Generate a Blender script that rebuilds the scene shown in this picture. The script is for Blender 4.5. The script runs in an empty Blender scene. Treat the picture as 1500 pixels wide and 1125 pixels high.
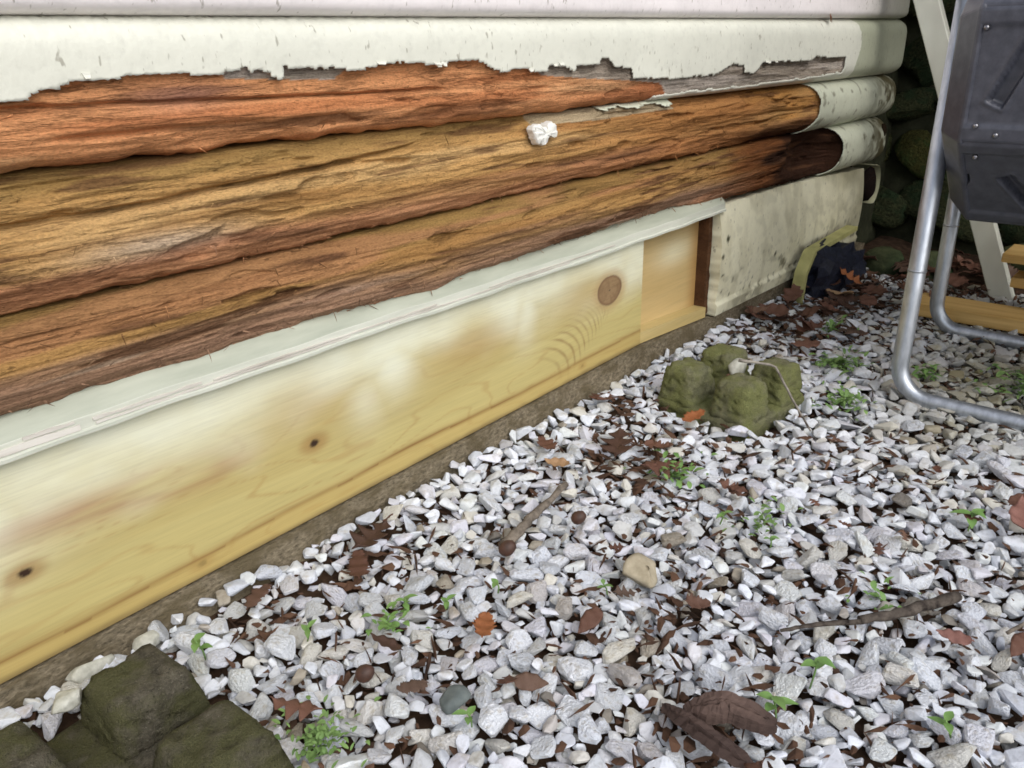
import bpy, bmesh, math, random
import numpy as np
from mathutils import Vector, Matrix, Euler, Quaternion

random.seed(7)
RNG = np.random.default_rng(7)
scene = bpy.context.scene
COL = scene.collection
R = math.radians

# ------------------------------------------------------------------ camera
# world: x runs along the log wall, y into the wall (face of the new board is y = 0), z up, gravel at z = 0
CAM_H = 0.5734
cam = bpy.data.cameras.new('camera')
cam.sensor_fit = 'HORIZONTAL'; cam.sensor_width = 36.0
cam.lens = 1214.0 / 1500.0 * 36.0
cam.clip_start = 0.02; cam.clip_end = 600
cam_ob = bpy.data.objects.new('camera', cam); COL.objects.link(cam_ob)
def nz(v):
    v = np.array(v, float); return v / np.linalg.norm(v)
Wd = nz((1140, -532, 1214)); Dn = nz((77, 2938, 1214)); Dn = nz(Dn - Wd * Wd.dot(Dn)); Up = -Dn; Nn = np.cross(Up, Wd)
M3 = np.array([[Wd[0], -Wd[1], -Wd[2]], [Nn[0], -Nn[1], -Nn[2]], [Up[0], -Up[1], -Up[2]]])
m4 = Matrix([list(M3[0]) + [0.0], list(M3[1]) + [-0.75], list(M3[2]) + [CAM_H], [0, 0, 0, 1]])
cam_ob.matrix_world = m4
scene.camera = cam_ob

# ------------------------------------------------------------------ sky, sun, exposure
SUN_EL, SUN_AZ = 44.0, 252.0       # open shade under a bright overcast sky: very soft sun from behind the camera
world = bpy.data.worlds.new('World'); scene.world = world; world.use_nodes = True
wn, wl = world.node_tree.nodes, world.node_tree.links
wn.clear()
wo = wn.new('ShaderNodeOutputWorld'); wb = wn.new('ShaderNodeBackground'); sk = wn.new('ShaderNodeTexSky')
sk.sky_type = 'NISHITA'; sk.sun_disc = False
sk.sun_elevation = R(SUN_EL); sk.sun_rotation = R(90 - SUN_AZ)
sk.air_density = 1.0; sk.dust_density = 3.0; sk.ozone_density = 1.0
hs = wn.new('ShaderNodeHueSaturation'); hs.inputs['Saturation'].default_value = 0.50
wl.new(sk.outputs[0], hs.inputs['Color']); wl.new(hs.outputs[0], wb.inputs['Color']); wl.new(wb.outputs[0], wo.inputs['Surface'])
wb.inputs['Strength'].default_value = 0.15
sun = bpy.data.lights.new('sun', 'SUN'); sun.energy = 1.3; sun.angle = R(60); sun.color = (1.0, 0.985, 0.945)
sun_ob = bpy.data.objects.new('sun', sun); COL.objects.link(sun_ob)
sd = Vector((math.cos(R(SUN_AZ)) * math.cos(R(SUN_EL)), math.sin(R(SUN_AZ)) * math.cos(R(SUN_EL)), math.sin(R(SUN_EL))))
sun_ob.rotation_euler = sd.to_track_quat('Z', 'Y').to_euler()
sun_ob.location = (-1, -3, 4)
vs = scene.view_settings
vs.view_transform = 'Standard'; vs.look = 'None'; vs.gamma = 1.0; vs.use_curve_mapping = False
vs.exposure = 0.18
scene.cycles.filter_width = 1.65
scene.cycles.max_bounces = 8

# ------------------------------------------------------------------ small helpers
def srgb(r, g, b):
    def f(c):
        c /= 255.0
        return c / 12.92 if c <= 0.04045 else ((c + 0.055) / 1.055) ** 2.4
    return np.array((f(r), f(g), f(b)))
def lerp(a, b, t): return a + (b - a) * t
def sstep(a, b, x):
    t = np.clip((x - a) / (b - a), 0, 1); return t * t * (3 - 2 * t)
def hash2(ix, iy, seed):
    n = (ix.astype(np.int64) * 374761393 + iy.astype(np.int64) * 668265263 + seed * 1442695041) & 0xffffffff
    n = ((n ^ (n >> 13)) * 1274126177) & 0xffffffff
    n = n ^ (n >> 16)
    return (n & 0xffff) / 65535.0
def vnoise(x, y, seed=0):
    x = np.asarray(x, float); y = np.asarray(y, float)
    ix = np.floor(x); iy = np.floor(y); fx = x - ix; fy = y - iy
    fx = fx * fx * (3 - 2 * fx); fy = fy * fy * (3 - 2 * fy)
    a = hash2(ix, iy, seed); b = hash2(ix + 1, iy, seed); c = hash2(ix, iy + 1, seed); d = hash2(ix + 1, iy + 1, seed)
    return lerp(lerp(a, b, fx), lerp(c, d, fx), fy)
def fbm(x, y, seed=0, oct=4, gain=0.5):
    s = 0; a = 1; t = 0
    for o in range(oct):
        s = s + a * vnoise(x * 2 ** o + 17.3 * o, y * 2 ** o + 5.1 * o, seed + o); t += a; a *= gain
    return s / t
def poly(pts):
    xs = np.array([p[0] for p in pts]); zs = np.array([p[1] for p in pts])
    return lambda x: np.interp(x, xs, zs)

def tag(o, label=None, cat=None, group=None, kind=None):
    if label: o['label'] = label
    if cat: o['category'] = cat
    if group: o['group'] = group
    if kind: o['kind'] = kind
    return o
def empty(name, loc, label, cat, group=None):
    o = bpy.data.objects.new(name, None); COL.objects.link(o); o.location = loc
    o.empty_display_size = 0.05
    return tag(o, label, cat, group)
def link_mesh(name, me, mat=None, parent=None):
    o = bpy.data.objects.new(name, me); COL.objects.link(o)
    if mat is not None and not me.materials: me.materials.append(mat)
    if parent is not None:
        o.parent = parent
        o.matrix_parent_inverse = Matrix.Translation(-parent.location) if parent.parent is None else Matrix.Identity(4)
    return o
def np_mesh(name, verts, faces, smooth=True, col=None):
    """faces: array (n,3) or (n,4) or a list of polygons"""
    me = bpy.data.meshes.new(name)
    if isinstance(faces, np.ndarray):
        n, k = faces.shape
        me.vertices.add(len(verts)); me.vertices.foreach_set('co', np.asarray(verts, np.float32).ravel())
        me.loops.add(n * k); me.loops.foreach_set('vertex_index', faces.astype(np.int32).ravel())
        me.polygons.add(n); me.polygons.foreach_set('loop_start', np.arange(0, n * k, k, dtype=np.int32))
        me.update(calc_edges=True)
    else:
        me.from_pydata([tuple(v) for v in verts], [], faces)
    if col is not None:
        at = me.color_attributes.new('col', 'FLOAT_COLOR', 'POINT')
        c4 = np.ones((len(verts), 4), np.float32); c4[:, :3] = col
        at.data.foreach_set('color', c4.ravel())
    me.polygons.foreach_set('use_smooth', np.full(len(me.polygons), smooth))
    me.validate()
    return me

def grid_faces(nx, nz_):
    i, j = np.meshgrid(np.arange(nx - 1), np.arange(nz_ - 1), indexing='ij')
    a = (i * nz_ + j).ravel()
    return np.stack([a, a + nz_, a + nz_ + 1, a + 1], 1)      # front faces -y
def slab(xs, zs, front, back, zfun=None, col=None, name='slab', smooth=True, xfun=None):
    """a board seen from the -y side: a displaced front sheet, four edges and a back"""
    X, Z = np.meshgrid(xs, zs, indexing='ij')
    Zr = zfun(X, Z) if zfun else Z
    Xr = xfun(X, Zr) if xfun else X
    Y = front(Xr, Zr) if callable(front) else np.full(X.shape, front)
    nx, nzz = X.shape
    V = np.stack([Xr, Y, Zr], -1).reshape(-1, 3)
    F = grid_faces(nx, nzz)
    idx = np.arange(nx * nzz).reshape(nx, nzz)
    loop = np.concatenate([idx[:, 0], idx[-1, 1:], idx[-2::-1, -1], idx[0, -2:0:-1]])
    Vd = V[loop].copy(); Vb = V[loop].copy(); Vb[:, 1] = back
    n0 = len(V); nl = len(loop); k = np.arange(nl); kn = (k + 1) % nl
    F2 = np.stack([n0 + k, n0 + nl + k, n0 + nl + kn, n0 + kn], 1)
    C = None
    if col is not None:
        c = col(Xr, Zr).reshape(-1, 3); C = np.concatenate([c, c[loop], c[loop]])
    me = np_mesh(name, np.concatenate([V, Vd, Vb]), np.concatenate([F, F2]), smooth, C)
    return me
def box_bm(bm, lo, hi, bevel=0.0, rot=None, pivot=None):
    r = bmesh.ops.create_cube(bm, size=1.0)
    vs_ = r['verts']
    for v in vs_:
        v.co = Vector([lo[k] + (v.co[k] + 0.5) * (hi[k] - lo[k]) for k in range(3)])
    if bevel:
        es = list({e for v in vs_ for e in v.link_edges})
        rb = bmesh.ops.bevel(bm, geom=es, offset=bevel, segments=2, affect='EDGES', profile=0.6)
        vs_ = list({v for f in rb['faces'] for v in f.verts} | {v for v in vs_ if v.is_valid})
    if rot is not None:
        bmesh.ops.rotate(bm, verts=[v for v in vs_ if v.is_valid], cent=pivot, matrix=rot)
    return vs_
def bm_mesh(bm, name, smooth=False):
    me = bpy.data.meshes.new(name); bm.to_mesh(me); bm.free()
    me.polygons.foreach_set('use_smooth', np.full(len(me.polygons), smooth)); return me
def tube_mesh(pts, rad, name, sides=16, closed_ends=True, radii=None, jitter=0.0, seed=0):
    rg = np.random.default_rng(seed)
    P = [Vector(p) for p in pts]; n = len(P); V = []; F = []
    T0 = (P[1] - P[0]).normalized()
    nrm = T0.orthogonal().normalized()
    for i in range(n):
        t = (P[min(i + 1, n - 1)] - P[max(i - 1, 0)]).normalized()
        nrm = (nrm - t * nrm.dot(t)).normalized(); b = t.cross(nrm)
        r = radii[i] if radii is not None else rad
        for k in range(sides):
            a = 2 * math.pi * k / sides
            q = r * (1 + jitter * (rg.random() - 0.5))
            V.append(P[i] + (nrm * math.cos(a) + b * math.sin(a)) * q)
    for i in range(n - 1):
        for k in range(sides):
            k2 = (k + 1) % sides
            F.append((i * sides + k, i * sides + k2, (i + 1) * sides + k2, (i + 1) * sides + k))
    if closed_ends:
        F.append(tuple(reversed(range(sides)))); F.append(tuple((n - 1) * sides + k for k in range(sides)))
    return np_mesh(name, V, F, True)
def bend_path(pts, r, seg=10):
    """round off the corners of a polyline"""
    P = [Vector(p) for p in pts]; out = [P[0]]
    for i in range(1, len(P) - 1):
        a = (P[i - 1] - P[i]).normalized(); b = (P[i + 1] - P[i]).normalized()
        ang = a.angle(b); d = r / math.tan(ang / 2)
        s, e = P[i] + a * d, P[i] + b * d
        c = P[i] + (a + b).normalized() * (r / math.sin(ang / 2))
        va, vb = s - c, e - c
        for k in range(seg + 1):
            q = va.lerp(vb, k / seg); out.append(c + q.normalized() * r)
    out.append(P[-1]); return out

# ------------------------------------------------------------------ materials
def mat_new(name):
    m = bpy.data.materials.new(name); m.use_nodes = True
    nt = m.node_tree; nt.nodes.clear()
    out = nt.nodes.new('ShaderNodeOutputMaterial'); b = nt.nodes.new('ShaderNodeBsdfPrincipled')
    nt.links.new(b.outputs[0], out.inputs[0])
    return m, nt, b
class NT:
    def __init__(s, nt): s.nt = nt; s.n = nt.nodes; s.l = nt.links
    def link(s, a, b): s.l.new(a, b)
    def coord(s, kind='Object', scale=(1, 1, 1), rot=(0, 0, 0)):
        t = s.n.new('ShaderNodeTexCoord'); m = s.n.new('ShaderNodeMapping')
        m.inputs['Scale'].default_value = scale; m.inputs['Rotation'].default_value = rot
        s.l.new(t.outputs[kind], m.inputs[0]); return m.outputs[0]
    def noise(s, vec, scale, detail=4, rough=0.55, dist=0.0, out='Fac'):
        t = s.n.new('ShaderNodeTexNoise'); s.l.new(vec, t.inputs['Vector'])
        t.inputs['Scale'].default_value = scale; t.inputs['Detail'].default_value = detail
        t.inputs['Roughness'].default_value = rough; t.inputs['Distortion'].default_value = dist
        return t.outputs[out]
    def ramp(s, fac, stops, interp='LINEAR'):
        t = s.n.new('ShaderNodeValToRGB'); s.l.new(fac, t.inputs[0]); e = t.color_ramp.elements
        t.color_ramp.interpolation = interp
        while len(e) > 1: e.remove(e[-1])
        for i, (p, c) in enumerate(stops):
            q = e[0] if i == 0 else e.new(p)
            q.position = p
            q.color = (c, c, c, 1) if np.isscalar(c) else (*[float(k) for k in c], 1)
        return t.outputs[0]
    def mix(s, fac, a, b, mode='MIX'):
        t = s.n.new('ShaderNodeMix'); t.data_type = 'RGBA'; t.blend_type = mode
        for sock, v in ((t.inputs['Factor'], fac), (t.inputs[6], a), (t.inputs[7], b)):
            if hasattr(v, 'links') or isinstance(v, bpy.types.NodeSocket): s.l.new(v, sock)
            elif np.isscalar(v): sock.default_value = float(v) if sock.type == 'VALUE' else (v, v, v, 1)
            else: sock.default_value = (*[float(k) for k in v], 1)
        return t.outputs[2]
    def math(s, op, a, b=0.0):
        t = s.n.new('ShaderNodeMath'); t.operation = op
        for sock, v in ((t.inputs[0], a), (t.inputs[1], b)):
            if isinstance(v, bpy.types.NodeSocket): s.l.new(v, sock)
            else: sock.default_value = v
        return t.outputs[0]
    def attr(s, name='col'):
        t = s.n.new('ShaderNodeAttribute'); t.attribute_name = name; return t.outputs['Color']
    def rand(s):
        return s.n.new('ShaderNodeObjectInfo').outputs['Random']
    def bump(s, b, h, strength=0.3, dist=0.002):
        t = s.n.new('ShaderNodeBump'); t.inputs['Strength'].default_value = strength; t.inputs['Distance'].default_value = dist
        s.l.new(h, t.inputs['Height']); s.l.new(t.outputs[0], b.inputs['Normal'])

def mat_attr(name, grain_scale, dark=0.72, light=1.12, rough=0.8, spec=0.3, bump=0.35, bdist=0.002, gs=60):
    """vertex-colour wood or paint with a fine procedural grain multiplied in"""
    m, nt, b = mat_new(name); g = NT(nt)
    v = g.coord('Object', grain_scale)
    n = g.noise(v, gs, 5, 0.62)
    n2 = g.noise(v, gs * 0.23, 3, 0.6, 0.6)
    k = g.ramp(n, [(0.28, dark), (0.5, 1.0), (0.72, light)])
    k2 = g.ramp(n2, [(0.3, 0.95), (0.6, 1.03)])
    c = g.mix(1.0, g.attr(), k, 'MULTIPLY'); c = g.mix(1.0, c, k2, 'MULTIPLY')
    g.link(c, b.inputs['Base Color'])
    b.inputs['Roughness'].default_value = rough; b.inputs['Specular IOR Level'].default_value = spec
    g.bump(b, n, bump, bdist); return m
def mat_rot():
    m, nt, b = mat_new('rotten_wood'); g = NT(nt)
    v1 = g.coord('Object', (0.09, 1, 1)); v2 = g.coord('Object', (0.22, 1, 1)); v3 = g.coord('Object', (0.45, 1, 1))
    fib = g.noise(v1, 420, 6, 0.68); band = g.noise(v1, 26, 6, 0.70, 0.5); pit = g.noise(v2, 260, 4, 0.6, 0.3); fuzz = g.noise(v3, 620, 3, 0.6)
    patch = g.ramp(g.noise(g.coord('Object', (0.5, 1, 1)), 16, 3, 0.5), [(0.42, 0.25), (0.6, 1.0)])
    cr = g.math('ABSOLUTE', g.math('SUBTRACT', band, 0.5))
    crk = g.ramp(cr, [(0.0, 0.0), (0.012, 0.55), (0.032, 1.0)])          # thin splits where the stretched noise crosses its middle
    pt = g.ramp(pit, [(0.29, 0.25), (0.36, 1.0)])
    c = g.mix(1.0, g.attr(), g.ramp(fib, [(0.28, 0.79), (0.5, 1.02), (0.72, 1.16)]), 'MULTIPLY')
    c = g.mix(1.0, c, g.ramp(fuzz, [(0.30, 0.72), (0.52, 1.02), (0.75, 1.22)]), 'MULTIPLY')
    c = g.mix(g.math('MULTIPLY', g.math('MULTIPLY', g.math('SUBTRACT', 1.0, crk), patch), 0.46), c, srgb(66, 42, 26))
    c = g.mix(g.math('MULTIPLY', g.math('SUBTRACT', 1.0, pt), 0.45), c, srgb(70, 46, 30))
    g.link(c, b.inputs['Base Color']); b.inputs['Roughness'].default_value = 0.92; b.inputs['Specular IOR Level'].default_value = 0.1
    h = g.math('ADD', g.math('MULTIPLY', fib, 0.8), g.math('ADD', g.math('MULTIPLY', crk, 0.35), g.math('MULTIPLY', pt, 0.7)))
    g.bump(b, g.math('ADD', h, g.math('MULTIPLY', fuzz, 0.4)), 0.9, 0.0035); return m
M_WOOD = mat_rot()
M_PINE = mat_attr('pine_board', (0.035, 1, 1), 0.90, 1.05, 0.55, 0.35, 0.12, 0.001, 420)

def mat_paint():
    m, nt, b = mat_new('white_paint'); g = NT(nt)
    v = g.coord('Object', (1, 1, 1)); vv = g.coord('Object', (1, 0.5, 0.4), (0, R(-38), 0))
    big = g.noise(v, 7, 4, 0.6); fine = g.noise(v, 90, 4, 0.6); fl = g.noise(vv, 170, 2, 0.5)
    c = g.mix(1.0, g.attr(), g.ramp(big, [(0.3, 0.88), (0.6, 1.0)]), 'MULTIPLY')
    c = g.mix(1.0, c, g.ramp(fine, [(0.25, 0.9), (0.5, 1.0)]), 'MULTIPLY')
    fleck = g.ramp(fl, [(0.665, 0.0), (0.72, 1.0)])
    c = g.mix(g.math('MULTIPLY', fleck, 0.55), c, srgb(120, 112, 95))
    g.link(c, b.inputs['Base Color']); b.inputs['Roughness'].default_value = 0.5
    g.bump(b, g.math('ADD', fine, g.math('MULTIPLY', fl, 0.7)), 0.30, 0.002); return m
M_PAINT = mat_paint()

def mat_plain(name, c1, c2, scale=20, rough=0.8, bump=0.3, bd=0.002, spec=0.3, sc=(1, 1, 1), metal=0.0, c3=None, coord='Object', randmix=None):
    m, nt, b = mat_new(name); g = NT(nt)
    v = g.coord(coord, sc); n = g.noise(v, scale, 6, 0.62); n2 = g.noise(v, scale * 0.17, 3, 0.6)
    stops = [(0.3, c1), (0.68, c2)]
    c = g.ramp(n, stops)
    if c3 is not None: c = g.mix(g.ramp(n2, [(0.45, 0), (0.62, 1)]), c, c3)
    if randmix is not None:
        r = g.ramp(g.rand(), randmix); c = g.mix(1.0, c, r, 'MULTIPLY')
    g.link(c, b.inputs['Base Color']); b.inputs['Roughness'].default_value = rough
    b.inputs['Specular IOR Level'].default_value = spec; b.inputs['Metallic'].default_value = metal
    g.bump(b, n, bump, bd); return m

STONE_STOPS = [(0.0, srgb(209, 214, 221)), (0.14, srgb(222, 226, 233)), (0.28, srgb(189, 194, 204)), (0.42, srgb(214, 219, 220)), (0.52, srgb(201, 201, 211)),
               (0.64, srgb(218, 224, 234)), (0.76, srgb(183, 185, 186)), (0.86, srgb(205, 203, 194)), (0.93, srgb(213, 215, 228)), (0.975, srgb(166, 158, 143)), (1.0, srgb(115, 111, 106))]
def mat_stone(name, mode):
    m, nt, b = mat_new(name); g = NT(nt)
    v = g.coord('Object')
    if mode == 'attr':
        t = g.n.new('ShaderNodeSeparateColor'); g.link(g.attr(), t.inputs[0]); r = t.outputs[0]; dirt = t.outputs[1]
    else:
        r = g.rand(); dirt = None
    base = g.ramp(r, STONE_STOPS)
    n = g.noise(v, 55 if mode == 'attr' else 1.6, 5, 0.65); n2 = g.noise(v, 200 if mode == 'attr' else 5, 3, 0.6)
    c = g.mix(1.0, base, g.ramp(n, [(0.26, srgb(214, 204, 184)), (0.46, (1, 1, 1))]), 'MULTIPLY')
    c = g.mix(1.0, c, g.ramp(n2, [(0.25, 0.80), (0.5, 1.0)]), 'MULTIPLY')
    if dirt is not None:
        c = g.mix(dirt, c, srgb(120, 112, 70))
    g.link(c, b.inputs['Base Color']); b.inputs['Roughness'].default_value = 0.62; b.inputs['Specular IOR Level'].default_value = 0.35
    g.bump(b, n2, 0.45, 0.002 if mode == 'attr' else 0.08); return m
M_GRAVEL = mat_stone('gravel_stone_mixed', 'attr')
M_STONE = mat_stone('gravel_stone', 'rand')

M_SOIL = mat_plain('soil', srgb(44, 33, 27), srgb(86, 68, 54), 45, 0.95, 0.8, 0.006, 0.1)
M_FOUND = mat_plain('foundation_concrete', srgb(78, 71, 58), srgb(150, 138, 116), 210, 0.95, 0.9, 0.004, 0.15, (0.6, 1, 1), c3=srgb(100, 90, 70))
M_FLASH = mat_plain('flashing_film', srgb(160, 166, 150), srgb(186, 190, 174), 40, 0.42, 0.1, 0.001, 0.5, (0.15, 1, 1))
M_LIP = mat_plain('flashing_lip', srgb(186, 190, 176), srgb(212, 214, 202), 60, 0.5, 0.3, 0.001, 0.4, (0.12, 1, 1))
M_TORN = mat_plain('torn_film', srgb(176, 168, 158), srgb(220, 216, 208), 70, 0.6, 0.3, 0.001, 0.3, (0.15, 1, 1))
def mat_block(name, stone, grit, moss, pit):
    m, nt, b = mat_new(name); g = NT(nt); v = g.coord('Object')
    n = g.noise(v, 70, 6, 0.7); sp = g.noise(v, 420, 4, 0.7); ms = g.noise(v, 17, 5, 0.65, 0.4); mf = g.noise(v, 700, 3, 0.7)
    c = g.ramp(n, [(0.3, stone), (0.7, grit)])
    c = g.mix(g.ramp(sp, [(0.58, 0.0), (0.70, 0.75)]), c, srgb(164, 158, 140)); c = g.mix(g.ramp(sp, [(0.32, 0.8), (0.42, 0.0)]), c, pit)
    k = g.ramp(ms, [(0.40, 0.0), (0.56, 0.85)])
    c = g.mix(k, c, g.mix(1.0, moss, g.ramp(mf, [(0.3, 0.55), (0.65, 1.25)]), 'MULTIPLY'))
    g.link(c, b.inputs['Base Color']); b.inputs['Roughness'].default_value = 0.97; b.inputs['Specular IOR Level'].default_value = 0.08
    g.bump(b, g.math('ADD', g.math('MULTIPLY', sp, 0.8), g.math('ADD', n, g.math('MULTIPLY', mf, 0.6))), 1.0, 0.006); return m
M_MOSS = mat_block('mossy_concrete', srgb(104, 106, 80), srgb(156, 154, 122), srgb(140, 144, 92), srgb(66, 66, 48))
M_MOSS2 = mat_block('mossy_concrete_dark', srgb(74, 70, 60), srgb(126, 120, 104), srgb(98, 98, 66), srgb(42, 39, 33))
M_GALV = mat_plain('galvanised_steel', srgb(164, 170, 178), srgb(204, 210, 218), 90, 0.42, 0.12, 0.001, 0.5, (1, 1, 0.3), metal=0.85)
M_BLACK = mat_plain('black_plastic', srgb(62, 64, 73), srgb(84, 86, 96), 60, 0.36, 0.12, 0.001, 0.5)
M_SCREW = mat_plain('screw_steel', srgb(120, 120, 125), srgb(160, 160, 165), 60, 0.3, 0.1, 0.001, 0.5, metal=0.9)
M_LUMBER = mat_plain('yellow_lumber', srgb(186, 146, 80), srgb(224, 190, 126), 9, 0.65, 0.2, 0.001, 0.3, (6, 0.35, 8))
M_LUMBERD = mat_plain('red_brown_lumber', srgb(74, 44, 30), srgb(110, 70, 46), 9, 0.75, 0.2, 0.001, 0.3, (6, 0.35, 8))
M_WHITEB = mat_plain('white_board_paint', srgb(205, 210, 196), srgb(226, 228, 216), 14, 0.55, 0.2, 0.001, 0.35, (2, 2, 1), c3=srgb(196, 196, 184))
M_STRIP = mat_plain('yellow_green_strip', srgb(146, 144, 92), srgb(178, 174, 118), 25, 0.6, 0.2, 0.001)
M_NET = mat_plain('dark_netting', srgb(10, 12, 22), srgb(34, 38, 54), 120, 0.5, 0.6, 0.004, 0.3)
M_RUBBLE = mat_plain('mossy_stone', srgb(40, 46, 34), srgb(96, 100, 72), 14, 0.95, 1.0, 0.02, 0.1, c3=srgb(62, 78, 56), randmix=[(0, (0.7, 0.75, 0.7)), (0.75, (1.0, 1.0, 0.95)), (1, (1.7, 1.45, 0.8))])
M_MORTAR = mat_plain('dark_mortar', srgb(38, 40, 30), srgb(66, 68, 52), 20, 0.95, 0.8, 0.01, 0.1)
M_STICK = mat_plain('stick_bark', srgb(70, 64, 58), srgb(134, 124, 112), 90, 0.9, 0.7, 0.003, 0.15)
M_DKSTICK = mat_plain('dark_stick_bark', srgb(38, 32, 30), srgb(104, 96, 88), 90, 0.9, 0.7, 0.003, 0.15)
M_TWIG = mat_plain('pale_twig', srgb(64, 54, 48), srgb(176, 170, 160), 40, 0.8, 0.4, 0.002)
M_BARK = mat_plain('bark_piece', srgb(58, 48, 44), srgb(146, 122, 112), 55, 0.95, 1.0, 0.005, 0.1, (0.5, 0.25, 1), c3=srgb(70, 58, 54))
M_GREEN = mat_plain('seedling_leaf', srgb(88, 124, 62), srgb(124, 156, 90), 30, 0.5, 0.2, 0.001, 0.4)
M_WEED = mat_plain('weed_leaf', srgb(78, 108, 56), srgb(128, 158, 92), 30, 0.6, 0.2, 0.001, 0.4)
M_NUT = mat_plain('nut_shell', srgb(46, 32, 26), srgb(88, 58, 44), 60, 0.6, 0.2, 0.001, 0.5)
def mat_leaf(name, stops):
    m, nt, b = mat_new(name); g = NT(nt)
    v = g.coord('Object'); n = g.noise(v, 70, 4, 0.6)
    c = g.mix(1.0, g.ramp(g.rand(), stops), g.ramp(n, [(0.3, 0.7), (0.65, 1.15)]), 'MULTIPLY')
    g.link(c, b.inputs['Base Color']); b.inputs['Roughness'].default_value = 0.6; b.inputs['Specular IOR Level'].default_value = 0.3
    g.bump(b, n, 0.3, 0.002); return m
M_LEAF = mat_leaf('dead_leaf', [(0, srgb(74, 54, 44)), (0.35, srgb(98, 64, 50)), (0.6, srgb(88, 72, 62)), (1, srgb(116, 86, 70))])
M_LEAFO = mat_leaf('orange_leaf', [(0, srgb(140, 88, 54)), (1, srgb(150, 92, 56))])
M_LEAFR = mat_leaf('red_leaf', [(0, srgb(96, 66, 54)), (1, srgb(110, 78, 64))])
M_LEAFP = mat_leaf('pink_leaf', [(0, srgb(126, 90, 82)), (1, srgb(134, 96, 86))])
M_LEAFT = mat_leaf('tan_leaf', [(0, srgb(150, 116, 84)), (1, srgb(170, 140, 108))])
M_LITTER = mat_plain('leaf_litter', srgb(48, 37, 31), srgb(104, 78, 62), 22, 0.9, 0.5, 0.002, 0.15)

# ------------------------------------------------------------------ stone prototypes
def ico(sub):
    bm = bmesh.new(); bmesh.ops.create_icosphere(bm, subdivisions=sub, radius=1.0)
    V = np.array([v.co[:] for v in bm.verts]); F = np.array([[v.index for v in f.verts] for f in bm.faces]); bm.free(); return V, F
ICO = {1: ico(1), 2: ico(2), 3: ico(3)}
def chip(rg, sub, planes=9, lo=0.45, hi=0.85, rough=0.05):
    V, F = ICO[sub]; V = V.copy()
    for k in range(planes):
        n = rg.normal(size=3); n /= np.linalg.norm(n)
        d = rg.uniform(lo, hi); s = V @ n - d
        V -= np.maximum(s, 0)[:, None] * n[None]
    V += rg.normal(size=V.shape) * rough * 0.5
    V /= np.abs(V).max(axis=0)[None] * 0.5 + 0.5 * np.abs(V).max()
    return V
def shard(rg, npts, bev):
    """an angular crushed stone: hull of scattered points with worn edges; returns vertices and triangles"""
    P_ = rg.normal(size=(npts, 3)); P_ /= np.linalg.norm(P_, axis=1)[:, None]
    P_ = np.sign(P_) * np.abs(P_) ** 0.72
    P_ *= rg.uniform(0.72, 1.0, size=(npts, 1))
    bm = bmesh.new()
    for p in P_: bm.verts.new(p)
    r = bmesh.ops.convex_hull(bm, input=list(bm.verts))
    bmesh.ops.delete(bm, geom=[v for v in bm.verts if not v.link_faces], context='VERTS')
    bmesh.ops.dissolve_limit(bm, angle_limit=R(16), verts=list(bm.verts), edges=list(bm.edges))
    if bev: bmesh.ops.bevel(bm, geom=list(bm.edges), offset=bev, segments=1, affect='EDGES', profile=0.5, clamp_overlap=True)
    if bev: bmesh.ops.smooth_vert(bm, verts=list(bm.verts), factor=0.10, use_axis_x=True, use_axis_y=True, use_axis_z=True)
    bmesh.ops.triangulate(bm, faces=list(bm.faces))
    V = np.array([v.co[:] for v in bm.verts]); bm.verts.index_update()
    F = np.array([[v.index for v in f.verts] for f in bm.faces]); bm.free()
    V += rg.normal(size=V.shape) * 0.012
    V -= (V.max(0) + V.min(0)) / 2
    return V / (np.abs(V).max(0)[None] * 0.6 + 0.4), F
def rot_rand(rg, tilt):
    ax = rg.uniform(0, 2 * math.pi); q = Quaternion((math.cos(ax), math.sin(ax), 0), rg.uniform(0, tilt)) @ Quaternion((0, 0, 1), rg.uniform(0, 2 * math.pi))
    return q

# ================================================================== GROUND
def ground_h(x, y):
    return 0.006 * (fbm(np.asarray(x) * 3.0, np.asarray(y) * 3.0, 91, 3) - 0.5) * 2 + 0.020 * np.exp(-(np.minimum(np.asarray(y), 0) / 0.06) ** 2)
xs = np.linspace(-1.2, 3.4, 120); ys = np.linspace(-2.4, 0.03, 80)
X, Y = np.meshgrid(xs, ys, indexing='ij'); Z = ground_h(X, Y) - 0.012
Vg = np.stack([X, Y, Z], -1).reshape(-1, 3); Fg = grid_faces(120, 80)
big = np.array([(-200, -200, -0.05), (200, -200, -0.05), (200, 200, -0.05), (-200, 200, -0.05)])
Fg2 = np.array([[0, 1, 2, 3]]) + len(Vg)
ground = link_mesh('ground', np_mesh('ground', np.concatenate([Vg, big]), np.concatenate([Fg, Fg2])), M_SOIL); ground['kind'] = 'structure'

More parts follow.
